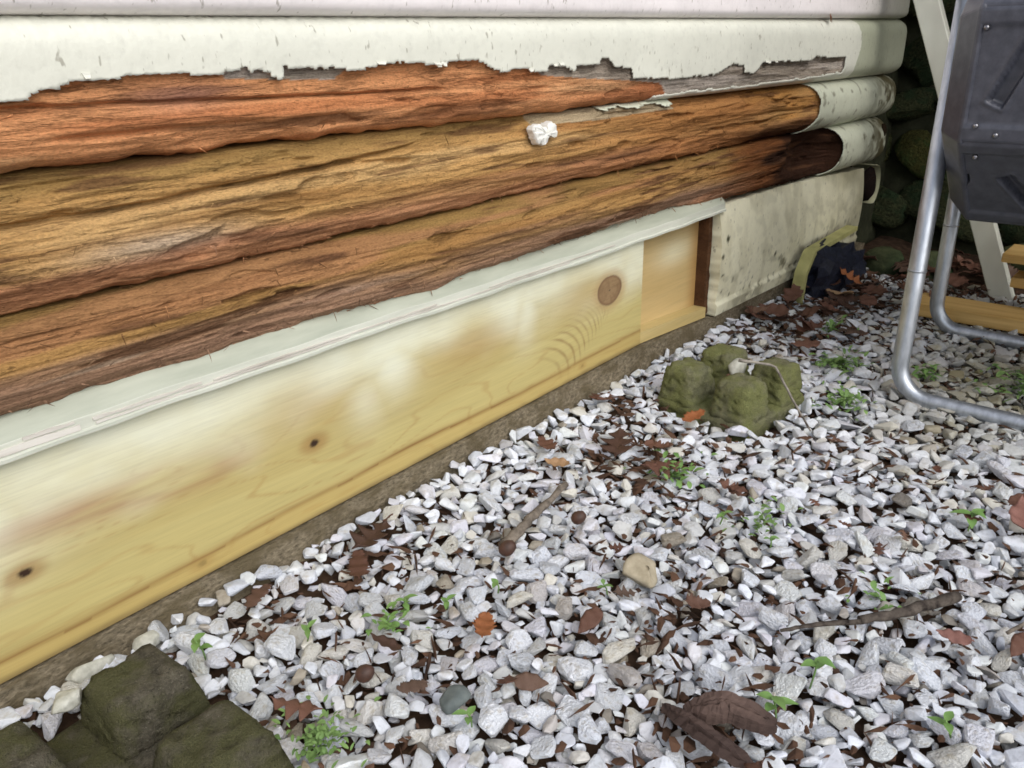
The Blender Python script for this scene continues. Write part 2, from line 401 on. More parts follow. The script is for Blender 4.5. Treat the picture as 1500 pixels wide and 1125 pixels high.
# ================================================================== LOG WALL
wall = empty('log_wall', (1.2, 0.02, 0), 'white painted log cabin wall with stripped rotten orange logs above a new pine board', 'wall'); wall['kind'] = 'thing'
seamBC = lambda x: 0.488 - 0.0055 * x
seamCD = lambda x: 0.379 - 0.0015 * x - 0.009 * np.clip(1 - x, 0, 1.4)
seamAB = lambda x: 0.6015 + 0.0 * x
botD = poly([(-0.5, .288), (.19, .286), (.55, .287), (.66, .280), (.71, .276), (.78, .284), (.98, .289), (1.3, .292), (1.456, .280), (1.73, .273), (2.0, .268), (2.4, .262)])
paintB = poly([(-1, .543), (0.246, .542), (0.267, .541), (0.270, .546), (0.291, .546), (0.293, .550), (0.308, .554), (0.353, .554), (0.437, .552), (0.440, .555), (0.464, .557), (0.4645, .549), (0.471, .554), (0.486, .552), (0.490, .546), (0.500, .545), (0.503, .556), (0.570, .552), (0.599, .551), (0.648, .556), (0.698, .551), (0.770, .555), (0.822, .538), (0.858, .542), (0.908, .534), (0.913, .542), (0.943, .541), (0.970, .534), (0.973, .542), (1.027, .541), (1.032, .550), (1.049, .548), (1.067, .535), (1.112, .532), (1.115, .518), (1.256, .512), (1.378, .513), (1.434, .528), (1.476, .524), (1.480, .512), (1.515, .507), (1.553, .526), (1.763, .523), (1.784, .529), (1.997, .521), (2.0, .40), (3, .40)])
orangeB = poly([(-1, .60), (0.43, .60), (0.440, .548), (0.502, .544), (0.568, .541), (0.605, .565), (0.86, .565), (0.904, .532), (1.0, .523), (1.116, .515), (1.203, .508), (1.232, .488), (1.24, .40), (3, .40)])
stripB = poly([(-1, .40), (1.185, .40), (1.19, .489), (1.30, .490), (1.505, .488), (1.75, .490), (1.934, .494), (1.94, .60), (3, .60)])
X0, X1 = -0.45, 2.335
def log_prof(Z, zb, zt, b=0.034, p=2.6):
    t = np.clip((Z - zb) / (zt - zb), 0, 1)
    return -b * np.clip(1 - np.abs(2 * t - 1) ** p, 0, 1) ** 0.6
def end_round(X, xe, L=0.035):
    u = np.clip((X - (xe - L)) / L, 0, 1); return np.sqrt(np.clip(1 - u * u, 0.0, 1))
def rot_relief(X, Z, seed, amp):
    """stringy decayed surface: ledges, splits and fibres that run with the grain"""
    s = fbm(X * 2.2, Z * 34 + 1.1 * fbm(X * 3, Z * 8, seed + 7, 3), seed, 4)
    led = np.floor(s * 7) / 7 + 0.10 * sstep(0.0, 1.0, (s * 7) % 1)
    f = fbm(X * 9, Z * 170, seed + 20, 4, 0.6)
    lump = fbm(X * 5, Z * 13, seed + 30, 3)
    hole = sstep(0.66, 0.76, fbm(X * 11, Z * 60, seed + 40, 3))
    return amp * ((0.62 - led) * 0.9 + (0.5 - f) * 0.42 + (0.5 - lump) * 0.9 + hole * 0.35)
def crack(X, Z, fn, x0, x1, w=0.002, depth=0.01, seed=3):
    zz = fn(X) + 0.004 * (fbm(X * 14, X * 0 + seed, seed, 3) - 0.5)
    m = sstep(x0, x0 + 0.05, X) * (1 - sstep(x1 - 0.05, x1, X))
    return depth * m * np.exp(-((Z - zz) / w) ** 2)

# each log: (name, zb, zt, bare mask, colours)
def bare_B(X, Z):
    j = 0.0035 * (fbm(X * 60, Z * 60, 61, 2) - 0.5)
    return (Z < paintB(X) + j) & (Z > stripB(X) + j) & (X < 1.995)
def capC_x(Z): return 1.80 + 0.036 * np.clip(1 - ((Z - 0.43) / 0.05) ** 2, -0.5, 1)
def capD_x(Z): return 1.955 + 0.036 * np.clip(1 - ((Z - 0.325) / 0.05) ** 2, -0.5, 1)
def bare_C(X, Z):
    j = 0.014 * (fbm(X * 34, Z * 60, 63, 4) - 0.5)
    fringe = (X > 1.06) & (X < 1.255) & (Z > seamBC(X) - 0.0085 + 0.9 * j + 0.03 * np.clip(1.14 - X, 0, 1))
    return (X < capC_x(Z) + j) & ~fringe
def bare_D(X, Z):
    j = 0.018 * (fbm(X * 34, Z * 60, 65, 4) - 0.5)
    return X < capD_x(Z) + j

def soft(maskfn, X, Z, e=0.004):
    s = 0
    for dx, dz in ((0, 0), (e, 0), (-e, 0), (0, e), (0, -e), (e, e), (-e, -e), (e, -e), (-e, e)):
        s = s + maskfn(X + dx, Z + dz).astype(float)
    return s / 9.0

OR1, OR2, OR3 = srgb(212, 150, 103), srgb(192, 127, 84), srgb(222, 174, 126)
TN1, TN2, TN3 = srgb(190, 149, 94), srgb(158, 119, 72), srgb(204, 167, 114)
RD1, BR1, GR1 = srgb(172, 122, 90), srgb(98, 68, 48), srgb(190, 182, 172)
PK1, OL1 = srgb(150, 120, 104), srgb(132, 110, 64)
def mix3(a, b, t): return a[None, None] * (1 - t[..., None]) + b[None, None] * t[..., None]
def over(c, col, t): return c * (1 - t[..., None]) + col[None, None] * t[..., None]
def streak(X, Z, seed, fx=2.5, fz=55): return fbm(X * fx, Z * fz + 0.8 * fbm(X * 4, Z * 10, seed + 3, 2), seed, 4)
def col_B(X, Z):
    s = streak(X, Z, 101); c = mix3(OR2, OR1, sstep(0.28, 0.50, s)); c = over(c, OR3, 0.8 * sstep(0.56, 0.70, streak(X, Z, 111, 2, 30)))
    c = over(c, srgb(164, 100, 66), 0.8 * sstep(0.9, 1.22, X + 0.3 * (s - 0.5)))
    c = over(c, BR1, 0.55 * sstep(0.68, 0.75, streak(X, Z, 121, 5, 90)))
    c = over(c, srgb(150, 108, 100), 0.5 * np.exp(-((X - 0.40) / 0.05) ** 2 - ((Z - 0.535) / 0.012) ** 2))
    gz = (Z > orangeB(X) + 0.003 * (s - 0.5)).astype(float)
    c = over(c, GR1, gz * 0.92); c = over(c, srgb(150, 138, 122), gz * 0.7 * sstep(0.5, 0.62, streak(X, Z, 131, 3, 120)))
    return c
def col_C(X, Z):
    s = streak(X, Z, 201); t = (Z - seamCD(X)) / 0.105
    c = mix3(TN2, TN1, sstep(0.28, 0.52, s)); c = over(c, TN3, 0.75 * sstep(0.55, 0.68, streak(X, Z, 211, 2, 26)))
    c = over(c, RD1, 0.85 * sstep(0.40, 0.18, t + 0.25 * (s - 0.5)))
    c = over(c, OL1, 0.6 * sstep(0.80, 0.98, t + 0.2 * (s - 0.5)))
    c = over(c, srgb(160, 108, 64), 0.75 * sstep(0.85, 1.25, X + 0.5 * (s - 0.5)) * (1 - 0.6 * sstep(1.5, 1.7, X)))
    c = over(c, srgb(190, 136, 74), 0.6 * sstep(1.45, 1.65, X) * sstep(0.4, 0.6, streak(X, Z, 231, 6, 40)))
    c = over(c, BR1, 0.7 * sstep(0.66, 0.74, streak(X, Z, 221, 6, 80)))
    c = over(c, GR1, 0.5 * np.exp(-((X - 0.36) / 0.08) ** 2 - ((Z - 0.41) / 0.010) ** 2))
    c = over(c, srgb(72, 46, 32), 0.9 * sstep(1.50, 1.72, X + 0.3 * (s - 0.5)) * sstep(0.34, 0.16, t + 0.3 * (fbm(X * 10, Z * 40, 335, 3) - 0.5)))
    gz = ((X > 0.90) & (X < 1.26) & (Z > seamBC(X) - 0.021 + 0.02 * np.abs(X - 1.07) + 0.006 * (s - 0.5))).astype(float)
    c = over(c, srgb(176, 162, 134), gz * 0.85)
    return c
def col_D(X, Z):
    s = streak(X, Z, 301); t = (Z - botD(X)) / 0.085
    c = mix3(TN2, srgb(168, 130, 80), sstep(0.35, 0.55, s)); c = over(c, OL1, 0.6 * sstep(0.70, 0.95, t + 0.3 * (s - 0.5)))
    c = over(c, PK1, 0.75 * sstep(0.62, 0.25, t + 0.5 * (s - 0.5)))
    c = over(c, srgb(186, 170, 150), 0.55 * sstep(0.58, 0.68, streak(X, Z, 331, 3, 60)) * sstep(0.5, 0.2, t))
    c = over(c, RD1, 0.55 * sstep(0.56, 0.66, streak(X, Z, 311, 2, 30)))
    c = over(c, srgb(158, 102, 60), 0.75 * sstep(1.38, 1.62, X + 0.3 * (s - 0.5)))
    c = over(c, srgb(120, 74, 44), 0.8 * sstep(1.42, 1.60, X + 0.30 * (s - 0.5)))
    c = over(c, srgb(54, 36, 27), 0.97 * sstep(1.58, 1.72, X + 0.30 * (s - 0.5) + 0.16 * (fbm(X * 12, Z * 30, 333, 3) - 0.5)))
    c = over(c, BR1, 0.8 * sstep(0.62, 0.71, streak(X, Z, 321, 6, 80)))
    return c
def relief_B(X, Z):
    return rot_relief(X, Z, 41, 0.013) + crack(X, Z, poly([(0, .536), (.27, .534), (.34, .533), (.57, .527), (.9, .52)]), 0.2, 0.75, 0.0018, 0.008) + crack(X, Z, lambda x: 0.508 + 0 * x, 0.26, 0.5, 0.003, 0.008, 9) - 0.002
def relief_C(X, Z):
    return rot_relief(X, Z, 43, 0.020) + crack(X, Z, poly([(0, .443), (.223, .444), (.364, .445), (.42, .450), (.557, .456), (.75, .468)]), 0.0, 0.72, 0.0025, 0.012) + 0.010 * sstep(0.9, 1.5, X) * (0.5 - fbm(X * 7, Z * 20, 77, 3)) 
def relief_D(X, Z):
    h = np.exp(-np.abs((X - 1.89 + 0.10 * (fbm(X * 9, Z * 26, 79, 3) - 0.5)) / 0.10) ** 2.6 - np.abs((Z - 0.325) / 0.044) ** 3)
    return rot_relief(X, Z, 47, 0.021) + 0.062 * h * (0.6 + 0.6 * fbm(X * 14, Z * 30, 78, 3))

def splinters(name, n, xr, zf, yf, seed, parent, colf, L=(0.004, 0.014), droop=0.0):
    """loose fibres that stand off the decayed surface"""
    rg = np.random.default_rng(seed); V = []; F = []; C = []
    for i in range(n):
        x = rg.uniform(*xr); z = zf(x, rg); y = yf(x, z)
        l = rg.uniform(*L); w = rg.uniform(0.0003, 0.0009)
        ang = rg.normal(0, 0.38) + (R(-90) if rg.random() < droop else 0) + (0 if rg.random() < 0.85 else rg.normal(0, 0.9)) + (math.pi if rg.random() < 0.5 else 0)
        d = np.array((math.cos(ang), -rg.uniform(0.05, 0.45), math.sin(ang))); d /= np.linalg.norm(d)
        sdir = np.cross(d, (0, 1, 0)); sdir /= np.linalg.norm(sdir) + 1e-9
        p = np.array((x, y + 0.001, z)); k = len(V)
        up = np.cross(sdir, d) * w * 0.7
        V += [p - sdir * w, p + sdir * w, p + up, p + d * l * 0.6 + np.array((0, -.001, -0.1 * l)), p + d * l + np.array((0, 0, -0.22 * l))]
        F += [(k, k + 1, k + 3), (k + 1, k + 2, k + 3), (k + 2, k, k + 3), (k, k + 3, k + 4), (k + 1, k + 4, k + 3)]
        c = colf(np.array([[x]]), np.array([[z]]))[0, 0] * rg.uniform(0.45, 1.35); C += [c] * 5
    me = np_mesh(name, np.array(V), F, False, np.clip(np.array(C), 0, 1))
    o = link_mesh(name, me, M_WOOD, parent); o['kind'] = 'stuff'; return o

def paint_shell(name, parent, zbf, ztf, xe, prof, keep, dx=0.0028, nzz=46, off=0.0022, tint=None, x0=X0, thick=0.0018):
    xs = np.arange(x0, xe, dx); ts = np.linspace(0, 1, nzz) if dx < 0.005 else 0.5 - 0.5 * np.cos(np.linspace(0, math.pi, nzz))
    X, T = np.meshgrid(xs, ts, indexing='ij'); Zb, Zt = zbf(X), ztf(X); Z = Zb + T * (Zt - Zb)
    rg = np.random.default_rng(len(name) + nzz)
    Xj = X + rg.uniform(-0.3, 0.3, X.shape) * dx; Zj = Z + rg.uniform(-0.3, 0.3, X.shape) * (Zt - Zb) / nzz * (1 if dx < 0.005 else 0)
    Zj[:, 0] = Z[:, 0]; Zj[:, -1] = Z[:, -1]; Xj[-1] = X[-1]
    Yp = prof(Xj, Zj, T) - off - 0.0012 * (fbm(X * 8, Z * 14, 5, 3) - 0.5)
    V = np.stack([Xj, Yp, Zj], -1).reshape(-1, 3); F = grid_faces(*X.shape)
    cx = V[F].mean(1); k = keep(cx[:, 0], cx[:, 2]); F = F[k]
    used = np.unique(F); mp = -np.ones(len(V), int); mp[used] = np.arange(len(used)); V = V[used]; F = mp[F]
    c = tint(V[:, 0], V[:, 2]) if tint is not None else np.tile(srgb(232, 236, 226), (len(V), 1))
    me = np_mesh(name, V, F, True, c)
    o = link_mesh(name, me, M_PAINT, parent)
    s = o.modifiers.new('thickness', 'SOLIDIFY'); s.thickness = thick; s.offset = 1
    return o

def make_log(label, zbf, ztf, xe, bare, colf, relief, seed, b=0.024, nzz=84, dx=0.0036, tint=None, pw=2.8, gr=0.010):
    xs = np.concatenate([np.arange(X0, xe - 0.05, dx if bare else 0.02), np.linspace(xe - 0.05, xe - 0.0005, 18)])
    ts = np.linspace(0, 1, nzz) if bare else 0.5 - 0.5 * np.cos(np.linspace(0, math.pi, 60))
    X, T = np.meshgrid(xs, ts, indexing='ij'); Zb, Zt = zbf(X), ztf(X); Z = Zb + T * (Zt - Zb)
    er = end_round(X, xe); zc = (Zb + Zt) / 2
    def prof(Xa, Za, Ta):
        u = np.clip(1 - np.abs(2 * Ta - 1) ** pw, 0, 1) ** 0.6
        bb_ = b + 0.014 * sstep(1.55, 2.1, Xa)
        return (gr - (bb_ + gr) * u) * end_round(Xa, xe) + 0.03 * (1 - end_round(Xa, xe))
    Yp = prof(X, Z, T)
    if bare:
        m = soft(bare, X, Z)
        edge = sstep(0.0, 0.10, T) * sstep(0.0, 0.06, 1 - T)
        Yp = Yp + m * (0.004 + relief(X, Z) * (0.25 + 0.75 * edge))
        # ragged, wavering lower and upper edges
        Z = Z + m * (1 - sstep(0, 0.16, T)) * (0.0035 * (fbm(X * 90, X * 0 + seed, seed + 5, 3) - 0.5) + 0.008 * (fbm(X * 26, X * 0 + seed, seed, 4) - 0.5) + 0.004 * (fbm(X * 5, X * 0, seed + 1, 2) - 0.5))
    Zr = zc + (Z - zc) * (0.35 + 0.65 * er)
    V = np.stack([X, Yp, Zr], -1).reshape(-1, 3); nx, nz2 = X.shape
    F = grid_faces(nx, nz2); idx = np.arange(nx * nz2).reshape(nx, nz2)
    loop = np.concatenate([idx[:, 0], idx[-1, 1:], idx[-2::-1, -1], idx[0, -2:0:-1]])
    Vb = V[loop].copy(); Vb[:, 1] = 0.06; n0 = len(V); nl = len(loop); k = np.arange(nl); kn = (k + 1) % nl
    F2 = np.stack([loop[k], n0 + k, n0 + kn, loop[kn]], 1)
    if bare: c = colf(X, Z).reshape(-1, 3)
    else: c = np.tile(srgb(150, 140, 120), (len(V), 1))
    me = np_mesh('log', np.concatenate([V, Vb]), np.concatenate([F, F2]), True, np.concatenate([c, c[loop] * 0.8]))
    o = link_mesh('log', me, M_WOOD, wall)
    if label: o['label'] = label
    keep = (lambda x, z: ~bare(x, z)) if bare else (lambda x, z: np.ones(len(x), bool))
    def prof2(Xa, Za, Ta): return prof(Xa, Za, Ta)
    def zb2(Xa): z1, z2 = zbf(Xa), ztf(Xa); c_ = (z1 + z2) / 2; return c_ + (z1 - c_) * (0.35 + 0.65 * end_round(Xa, xe))
    def zt2(Xa): z1, z2 = zbf(Xa), ztf(Xa); c_ = (z1 + z2) / 2; return c_ + (z2 - c_) * (0.35 + 0.65 * end_round(Xa, xe))
    if bare is bare_C:
        paint_shell('paint_layer', o, zb2, zt2, xe - 0.001, prof2, lambda x, z: keep(x, z) & (x > 1.5), tint=tint, nzz=48)
        paint_shell('paint_flake', o, zb2, zt2, 1.4, prof2, lambda x, z: keep(x, z) & (x < 1.4), tint=tint, nzz=48, x0=1.0)
    else:
        paint_shell('paint_layer', o, zb2, zt2, xe - 0.001, prof2, keep, tint=tint, dx=0.0028 if bare else 0.008, nzz=48 if bare else 60)
    return o, prof

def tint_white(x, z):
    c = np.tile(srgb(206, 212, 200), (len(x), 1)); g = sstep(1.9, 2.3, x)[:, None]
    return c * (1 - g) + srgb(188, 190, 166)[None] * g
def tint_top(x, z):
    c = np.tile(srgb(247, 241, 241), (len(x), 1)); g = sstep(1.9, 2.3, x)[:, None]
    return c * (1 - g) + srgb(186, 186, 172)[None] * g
def tint_B(x, z):
    c = np.tile(srgb(224, 225, 212), (len(x), 1)); g = ((x > 2.003 + 0.01 * np.sin(z * 60)))[:, None] * 1.0
    c = c * (1 - g) + srgb(180, 184, 162)[None] * g
    dirt = (0.5 * sstep(0.0105, 0.0, z - seamBC(x)) )[:, None]
    return c * (1 - dirt) + srgb(206, 196, 190)[None] * dirt
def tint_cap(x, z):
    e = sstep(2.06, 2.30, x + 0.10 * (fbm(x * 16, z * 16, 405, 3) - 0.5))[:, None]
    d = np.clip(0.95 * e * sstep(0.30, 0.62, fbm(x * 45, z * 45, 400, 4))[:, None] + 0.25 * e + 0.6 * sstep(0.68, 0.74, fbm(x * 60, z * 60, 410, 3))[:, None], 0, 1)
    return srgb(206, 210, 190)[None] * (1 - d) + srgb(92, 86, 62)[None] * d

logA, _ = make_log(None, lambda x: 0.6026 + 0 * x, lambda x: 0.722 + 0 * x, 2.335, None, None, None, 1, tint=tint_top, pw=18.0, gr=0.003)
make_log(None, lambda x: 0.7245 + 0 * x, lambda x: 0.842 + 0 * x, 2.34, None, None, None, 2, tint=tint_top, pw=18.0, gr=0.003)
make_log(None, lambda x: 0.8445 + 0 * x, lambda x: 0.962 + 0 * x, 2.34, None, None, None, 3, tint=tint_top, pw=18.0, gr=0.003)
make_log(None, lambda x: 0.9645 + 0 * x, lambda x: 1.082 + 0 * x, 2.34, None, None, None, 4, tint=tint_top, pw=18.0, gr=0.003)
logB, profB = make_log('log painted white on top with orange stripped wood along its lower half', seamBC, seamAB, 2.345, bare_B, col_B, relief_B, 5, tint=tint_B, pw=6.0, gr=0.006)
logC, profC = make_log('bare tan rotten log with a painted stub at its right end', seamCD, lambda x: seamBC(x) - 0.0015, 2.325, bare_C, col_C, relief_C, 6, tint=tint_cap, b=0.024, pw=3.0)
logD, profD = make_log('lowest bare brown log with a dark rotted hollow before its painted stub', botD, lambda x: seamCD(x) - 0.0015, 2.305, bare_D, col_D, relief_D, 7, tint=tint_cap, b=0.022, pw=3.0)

def spl_y(prof, zbf, ztf):
    def f(x, z):
        xa = np.array(x); t = np.clip((z - zbf(xa)) / (ztf(xa) - zbf(xa)), 0, 1); return float(prof(xa, z, t)) + 0.003
    return f
splinters('splinters', 90, (0.05, 1.2), lambda x, r: r.uniform(float(seamBC(x)), float(min(paintB(x), orangeB(x))) - 0.004), spl_y(profB, seamBC, seamAB), 51, logB, col_B)
splinters('splinters', 240, (0.05, 1.79), lambda x, r: float(seamCD(x)) + 0.1 * (r.random() ** 1.5), spl_y(profC, seamCD, seamBC), 52, logC, col_C, droop=0.12)
splinters('splinters', 380, (0.05, 1.93), lambda x, r: float(botD(x)) + 0.08 * (r.random() ** 1.8), spl_y(profD, botD, seamCD), 53, logD, col_D, droop=0.18)

# lump of white filler left on the bare log
rg = np.random.default_rng(12)
out_ = [(-.026, .012), (-.014, .016), (-.005, .010), (.002, .007), (.008, .015), (.018, .017), (.029, .011), (.031, .001), (.029, -.008), (.020, -.007), (.013, -.002), (.009, -.006), (.005, -.013), (-.004, -.016), (-.014, -.013), (-.021, -.008), (-.025, .002)]
dense = []
for k in range(len(out_)):
    a, b_ = np.array(out_[k]), np.array(out_[(k + 1) % len(out_)])
    for t in (0, 0.33, 0.67): dense.append(a + (b_ - a) * t + rg.normal(size=2) * 0.0009)
dense = np.array(dense); nd = len(dense); V = []; F = []
for sc_, yy in ((0.9, -0.012), (0.9, -0.0215), (0.84, -0.0238), (0.6, -0.0255), (0.3, -0.0262)):
    V += [(0.907 + p[0] * sc_, yy - rg.uniform(0, 0.0022), 0.457 + p[1] * sc_ + rg.uniform(-.0006, .0006)) for p in dense]
V.append((0.907, -0.0262, 0.457))
for i_ in range(4):
    for k in range(nd): F.append((i_ * nd + k, (i_ + 1) * nd + k, (i_ + 1) * nd + (k + 1) % nd, i_ * nd + (k + 1) % nd))
F += [(4 * nd + k, len(V) - 1, 4 * nd + (k + 1) % nd) for k in range(nd)]
patch = link_mesh('filler_patch', np_mesh('filler_patch', V, F, False, np.tile(srgb(236, 236, 230), (len(V), 1))), M_PAINT, logC)
# curled flakes of paint standing off along the peeled edge
for k in range(13):
    x = rg.uniform(0.2, 1.95); z = float(paintB(np.array(x))) + rg.uniform(-0.003, 0.004)
    w, h = rg.uniform(0.008, 0.020), rg.uniform(0.002, 0.005); y0 = -0.0285; V = []; F = []
    for i_ in range(4):
        for j_ in range(4):
            q, t = i_ / 3 - 0.5, j_ / 3
            V.append((x + q * w * (1 - 0.5 * t) + rg.uniform(-.0004, .0004), y0 - 0.002 * t * t, z + 0.002 - t * h + rg.uniform(-.0004, .0004)))
    for i_ in range(3):
        for j_ in range(3): a = i_ * 4 + j_; F.append((a, a + 1, a + 5, a + 4))
    fl_ = link_mesh('paint_flake', np_mesh('paint_flake', V, F, False, np.tile(srgb(222, 222, 210), (16, 1))), M_PAINT, logB)
    sm = fl_.modifiers.new('thickness', 'SOLIDIFY'); sm.thickness = 0.0010

# flashing: sloping film-covered cap, upright lip, thin drip edge
def ztilt(x): return 0.0 * x
xs = np.linspace(-0.45, 1.475, 200)
def flash_mesh():
    prof = [(0.020, 0.300), (0.004, 0.290), (-0.008, 0.277), (-0.0105, 0.2735), (-0.0108, 0.2725), (-0.0112, 0.262), (-0.0138, 0.2605), (-0.0135, 0.2570), (-0.011, 0.2562), (-0.009, 0.258), (-0.006, 0.270), (0.020, 0.291)]
    V = []; F = []
    n = len(prof)
    for x in xs:
        taper = 0.004 * sstep(1.0, 1.475, np.array(x)) - 0.003 * (1 - sstep(0.0, 0.6, np.array(x))) + 0.0007 * math.sin(x * 23) + 0.0005 * math.sin(x * 61)
        V += [(x, p[0], p[1] + float(taper)) for p in prof]
    for i in range(len(xs) - 1):
        for k in range(n):
            a = i * n + k; b_ = i * n + (k + 1) % n; F.append((a, a + n, b_ + n, b_))
    F += [tuple(range(n)), tuple(reversed([(len(xs) - 1) * n + k for k in range(n)]))]
    return np_mesh('flashing', V, F, False)
flash = link_mesh('flashing', flash_mesh(), M_FLASH, wall); flash.data.materials.append(M_LIP)
for i_, p_ in enumerate(flash.data.polygons):
    if i_ % 12 in (3, 4, 5, 6): p_.material_index = 1
# torn strips of film along the lip
rg = np.random.default_rng(5)
for (xa, xb, z0, h) in ((-0.3, 0.252, .2615, .0065), (0.264, 0.372, .2665, .0025), (0.266, 0.56, .2625, .0020), (0.385, 0.70, .2655, .0016), (0.62, 0.98, .2625, .0016), (0.205, 0.248, .2692, .0030), (0.80, 1.10, .266, .0012)):
    xx = np.linspace(xa, xb, 40)
    fs = slab(xx, np.linspace(0, 1, 3), lambda X, Z: -0.0122 - 0.0006 * np.sin(X * 90) ** 2 + 0.0 * Z, -0.0109, zfun=lambda X, Z: z0 - 0.002 * (1 - sstep(0.0, 0.6, X)) + 0.003 * sstep(1.0, 1.475, X) + h * Z * (0.65 + 0.7 * vnoise(X * 70, Z * 0, 3)), name='film_strip')
    link_mesh('film_strip', fs, M_TORN, flash)

# ---- new pine board
bb = lambda x: 0.0411 + 0.0208 * np.clip(x, -1, 1.2)
def board_col(X, Z):
    Y0 = srgb(188, 174, 116); Y1 = srgb(172, 154, 98); L = srgb(208, 200, 152)
    rel = (Z - bb(X)) / (0.262 - bb(X))
    c = mix3(Y0, L, sstep(0.2, 1.0, rel) * 0.55)
    # cathedral grain: contours of a slow, stretched field warped round the knot
    kx, kz = 1.105, 0.189
    d = np.sqrt(((X - kx) / 1.35) ** 2 + (Z - kz) ** 2)
    fld = 0.9 * fbm(X * 1.5 + 3, Z * 7.0, 501, 3) + 2.2 * Z + 0.15 * fbm(X * 6, Z * 30, 505, 3)
    th = np.arctan2(Z - kz, X - kx)
    knotf = 0.10 * np.exp(-((X - kx) / 0.07) ** 2 - ((Z - kz) / 0.045) ** 2)
    fr = (fld + knotf) * 17
    g = np.abs((fr % 1) - 0.5) * 2
    ln = sstep(0.80, 0.97, g) * (0.45 + 0.55 * fbm(X * 4, Z * 20, 511, 2))
    kn_near = np.exp(-((X - 1.06) / 0.10) ** 2 - ((Z - 0.14) / 0.05) ** 2)
    c = over(c, srgb(158, 120, 68), ln * (0.42 - 0.25 * kn_near) * (1 - 0.6 * sstep(0.55, 0.9, rel)))
    ax_, az_ = -0.86, -0.50                                   # crescents trailing down and left of the knot
    al = (X - kx) * ax_ * 0.72 + (Z - kz) * az_ * 1.25; pe = (X - kx) * az_ - (Z - kz) * ax_
    sarc = al - 9.0 * pe ** 2 + 0.004 * (fbm(X * 30, Z * 60, 515, 2) - 0.5)
    gap = 0.0050 + 0.035 * np.clip(sarc - 0.03, 0, 0.2)
    arcs = sstep(0.55, 0.95, np.abs(((sarc / gap) % 1) - 0.5) * 2) * sstep(0.020, 0.026, al) * sstep(0.17, 0.12, al) * sstep(0.040, 0.018, np.abs(pe) - 0.1 * al)
    c = over(c, srgb(132, 100, 62), 0.62 * arcs * (0.4 + 0.9 * fbm(X * 60, Z * 60, 517, 2)))
    c = over(c, Y1, 0.55 * sstep(0.5, 0.65, fbm(X * 1.8, Z * 22, 521, 3)) * (1 - 0.5 * rel))
    # brownish stain streaks
    st = np.exp(-((Z - (0.178 - 0.09 * (X - 0.25))) / 0.018) ** 2) * sstep(0.46, 0.36, X) * sstep(0.30, 0.55, fbm(X * 7, Z * 40, 531, 3) + 0.1)
    c = over(c, srgb(160, 122, 84), 0.85 * np.clip(st, 0, 1))
    st2 = np.exp(-((Z - 0.19) / 0.03) ** 2 - ((X - 0.78) / 0.09) ** 2) + 0.8 * np.exp(-((Z - 0.20) / 0.03) ** 2 - ((X - 1.03) / 0.07) ** 2) + 0.8 * np.exp(-((Z - 0.2) / 0.04) ** 2 - ((X - 0.50) / 0.07) ** 2)
    c = over(c, srgb(170, 138, 84), 0.6 * np.clip(st2, 0, 1))
    # pale blotches painted over the upper part
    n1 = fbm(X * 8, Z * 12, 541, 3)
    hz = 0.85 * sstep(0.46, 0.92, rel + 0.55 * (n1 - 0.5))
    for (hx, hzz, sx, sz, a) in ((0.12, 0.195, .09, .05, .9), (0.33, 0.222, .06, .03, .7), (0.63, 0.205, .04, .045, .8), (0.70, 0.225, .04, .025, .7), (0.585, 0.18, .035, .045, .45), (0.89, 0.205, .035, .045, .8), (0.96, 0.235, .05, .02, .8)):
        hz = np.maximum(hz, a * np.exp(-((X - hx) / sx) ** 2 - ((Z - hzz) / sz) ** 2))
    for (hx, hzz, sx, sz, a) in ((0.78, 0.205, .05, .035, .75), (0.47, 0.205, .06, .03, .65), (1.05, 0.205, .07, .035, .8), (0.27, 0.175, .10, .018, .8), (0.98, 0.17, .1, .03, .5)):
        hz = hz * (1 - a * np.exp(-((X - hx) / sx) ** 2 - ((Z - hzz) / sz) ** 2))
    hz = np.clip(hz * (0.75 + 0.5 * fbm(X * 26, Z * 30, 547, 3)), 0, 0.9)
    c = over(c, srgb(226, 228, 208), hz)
    # main knot
    k = d + 0.003 * (fbm(X * 40, Z * 40, 551, 2) - 0.5)
    k = k * 0.80; c = over(c, srgb(146, 122, 90), sstep(0.0215, 0.0185, k)); c = over(c, srgb(112, 82, 60), sstep(0.0022, 0.0, np.abs(k - 0.019)) * 0.8)
    c = over(c, srgb(136, 104, 78), 0.6 * sstep(0.7, 0.95, np.abs(((k * 230) % 1) - 0.5) * 2) * sstep(0.021, 0.018, k)); c = over(c, srgb(50, 34, 26), sstep(0.0022, 0.001, d))
    c = over(c, srgb(118, 92, 66), 0.5 * sstep(0.45, 0.75, fbm(th * 1.6 + 9, k * 60, 553, 3)) * sstep(0.0215, 0.0185, k))
    c = over(c, srgb(170, 138, 94), 0.5 * sstep(0.034, 0.021, k) * (k > 0.0205))
    for (px, pz, r) in ((0.501, 0.145, 0.0055), (0.181, 0.141, 0.005), (0.342, 0.064, 0.004), (1.03, 0.078, 0.003)):
        q = np.sqrt(((X - px) / 1.7) ** 2 + (Z - pz) ** 2)
        c = over(c, srgb(150, 112, 62), 0.6 * sstep(3.2 * r, r, q)); c = over(c, srgb(54, 36, 24), sstep(r, 0.5 * r, q + 0.002 * (fbm(X * 200, Z * 200, 9, 2) - 0.5)))
    # dark resin line low on the board
    zl = bb(X) + 0.0245 + 0.004 * np.sin(X * 11 + 1) * 0.5 + 0.007 * (fbm(X * 9, X * 0, 561, 3) - 0.5) - 0.006 * sstep(0.4, 0.1, X)
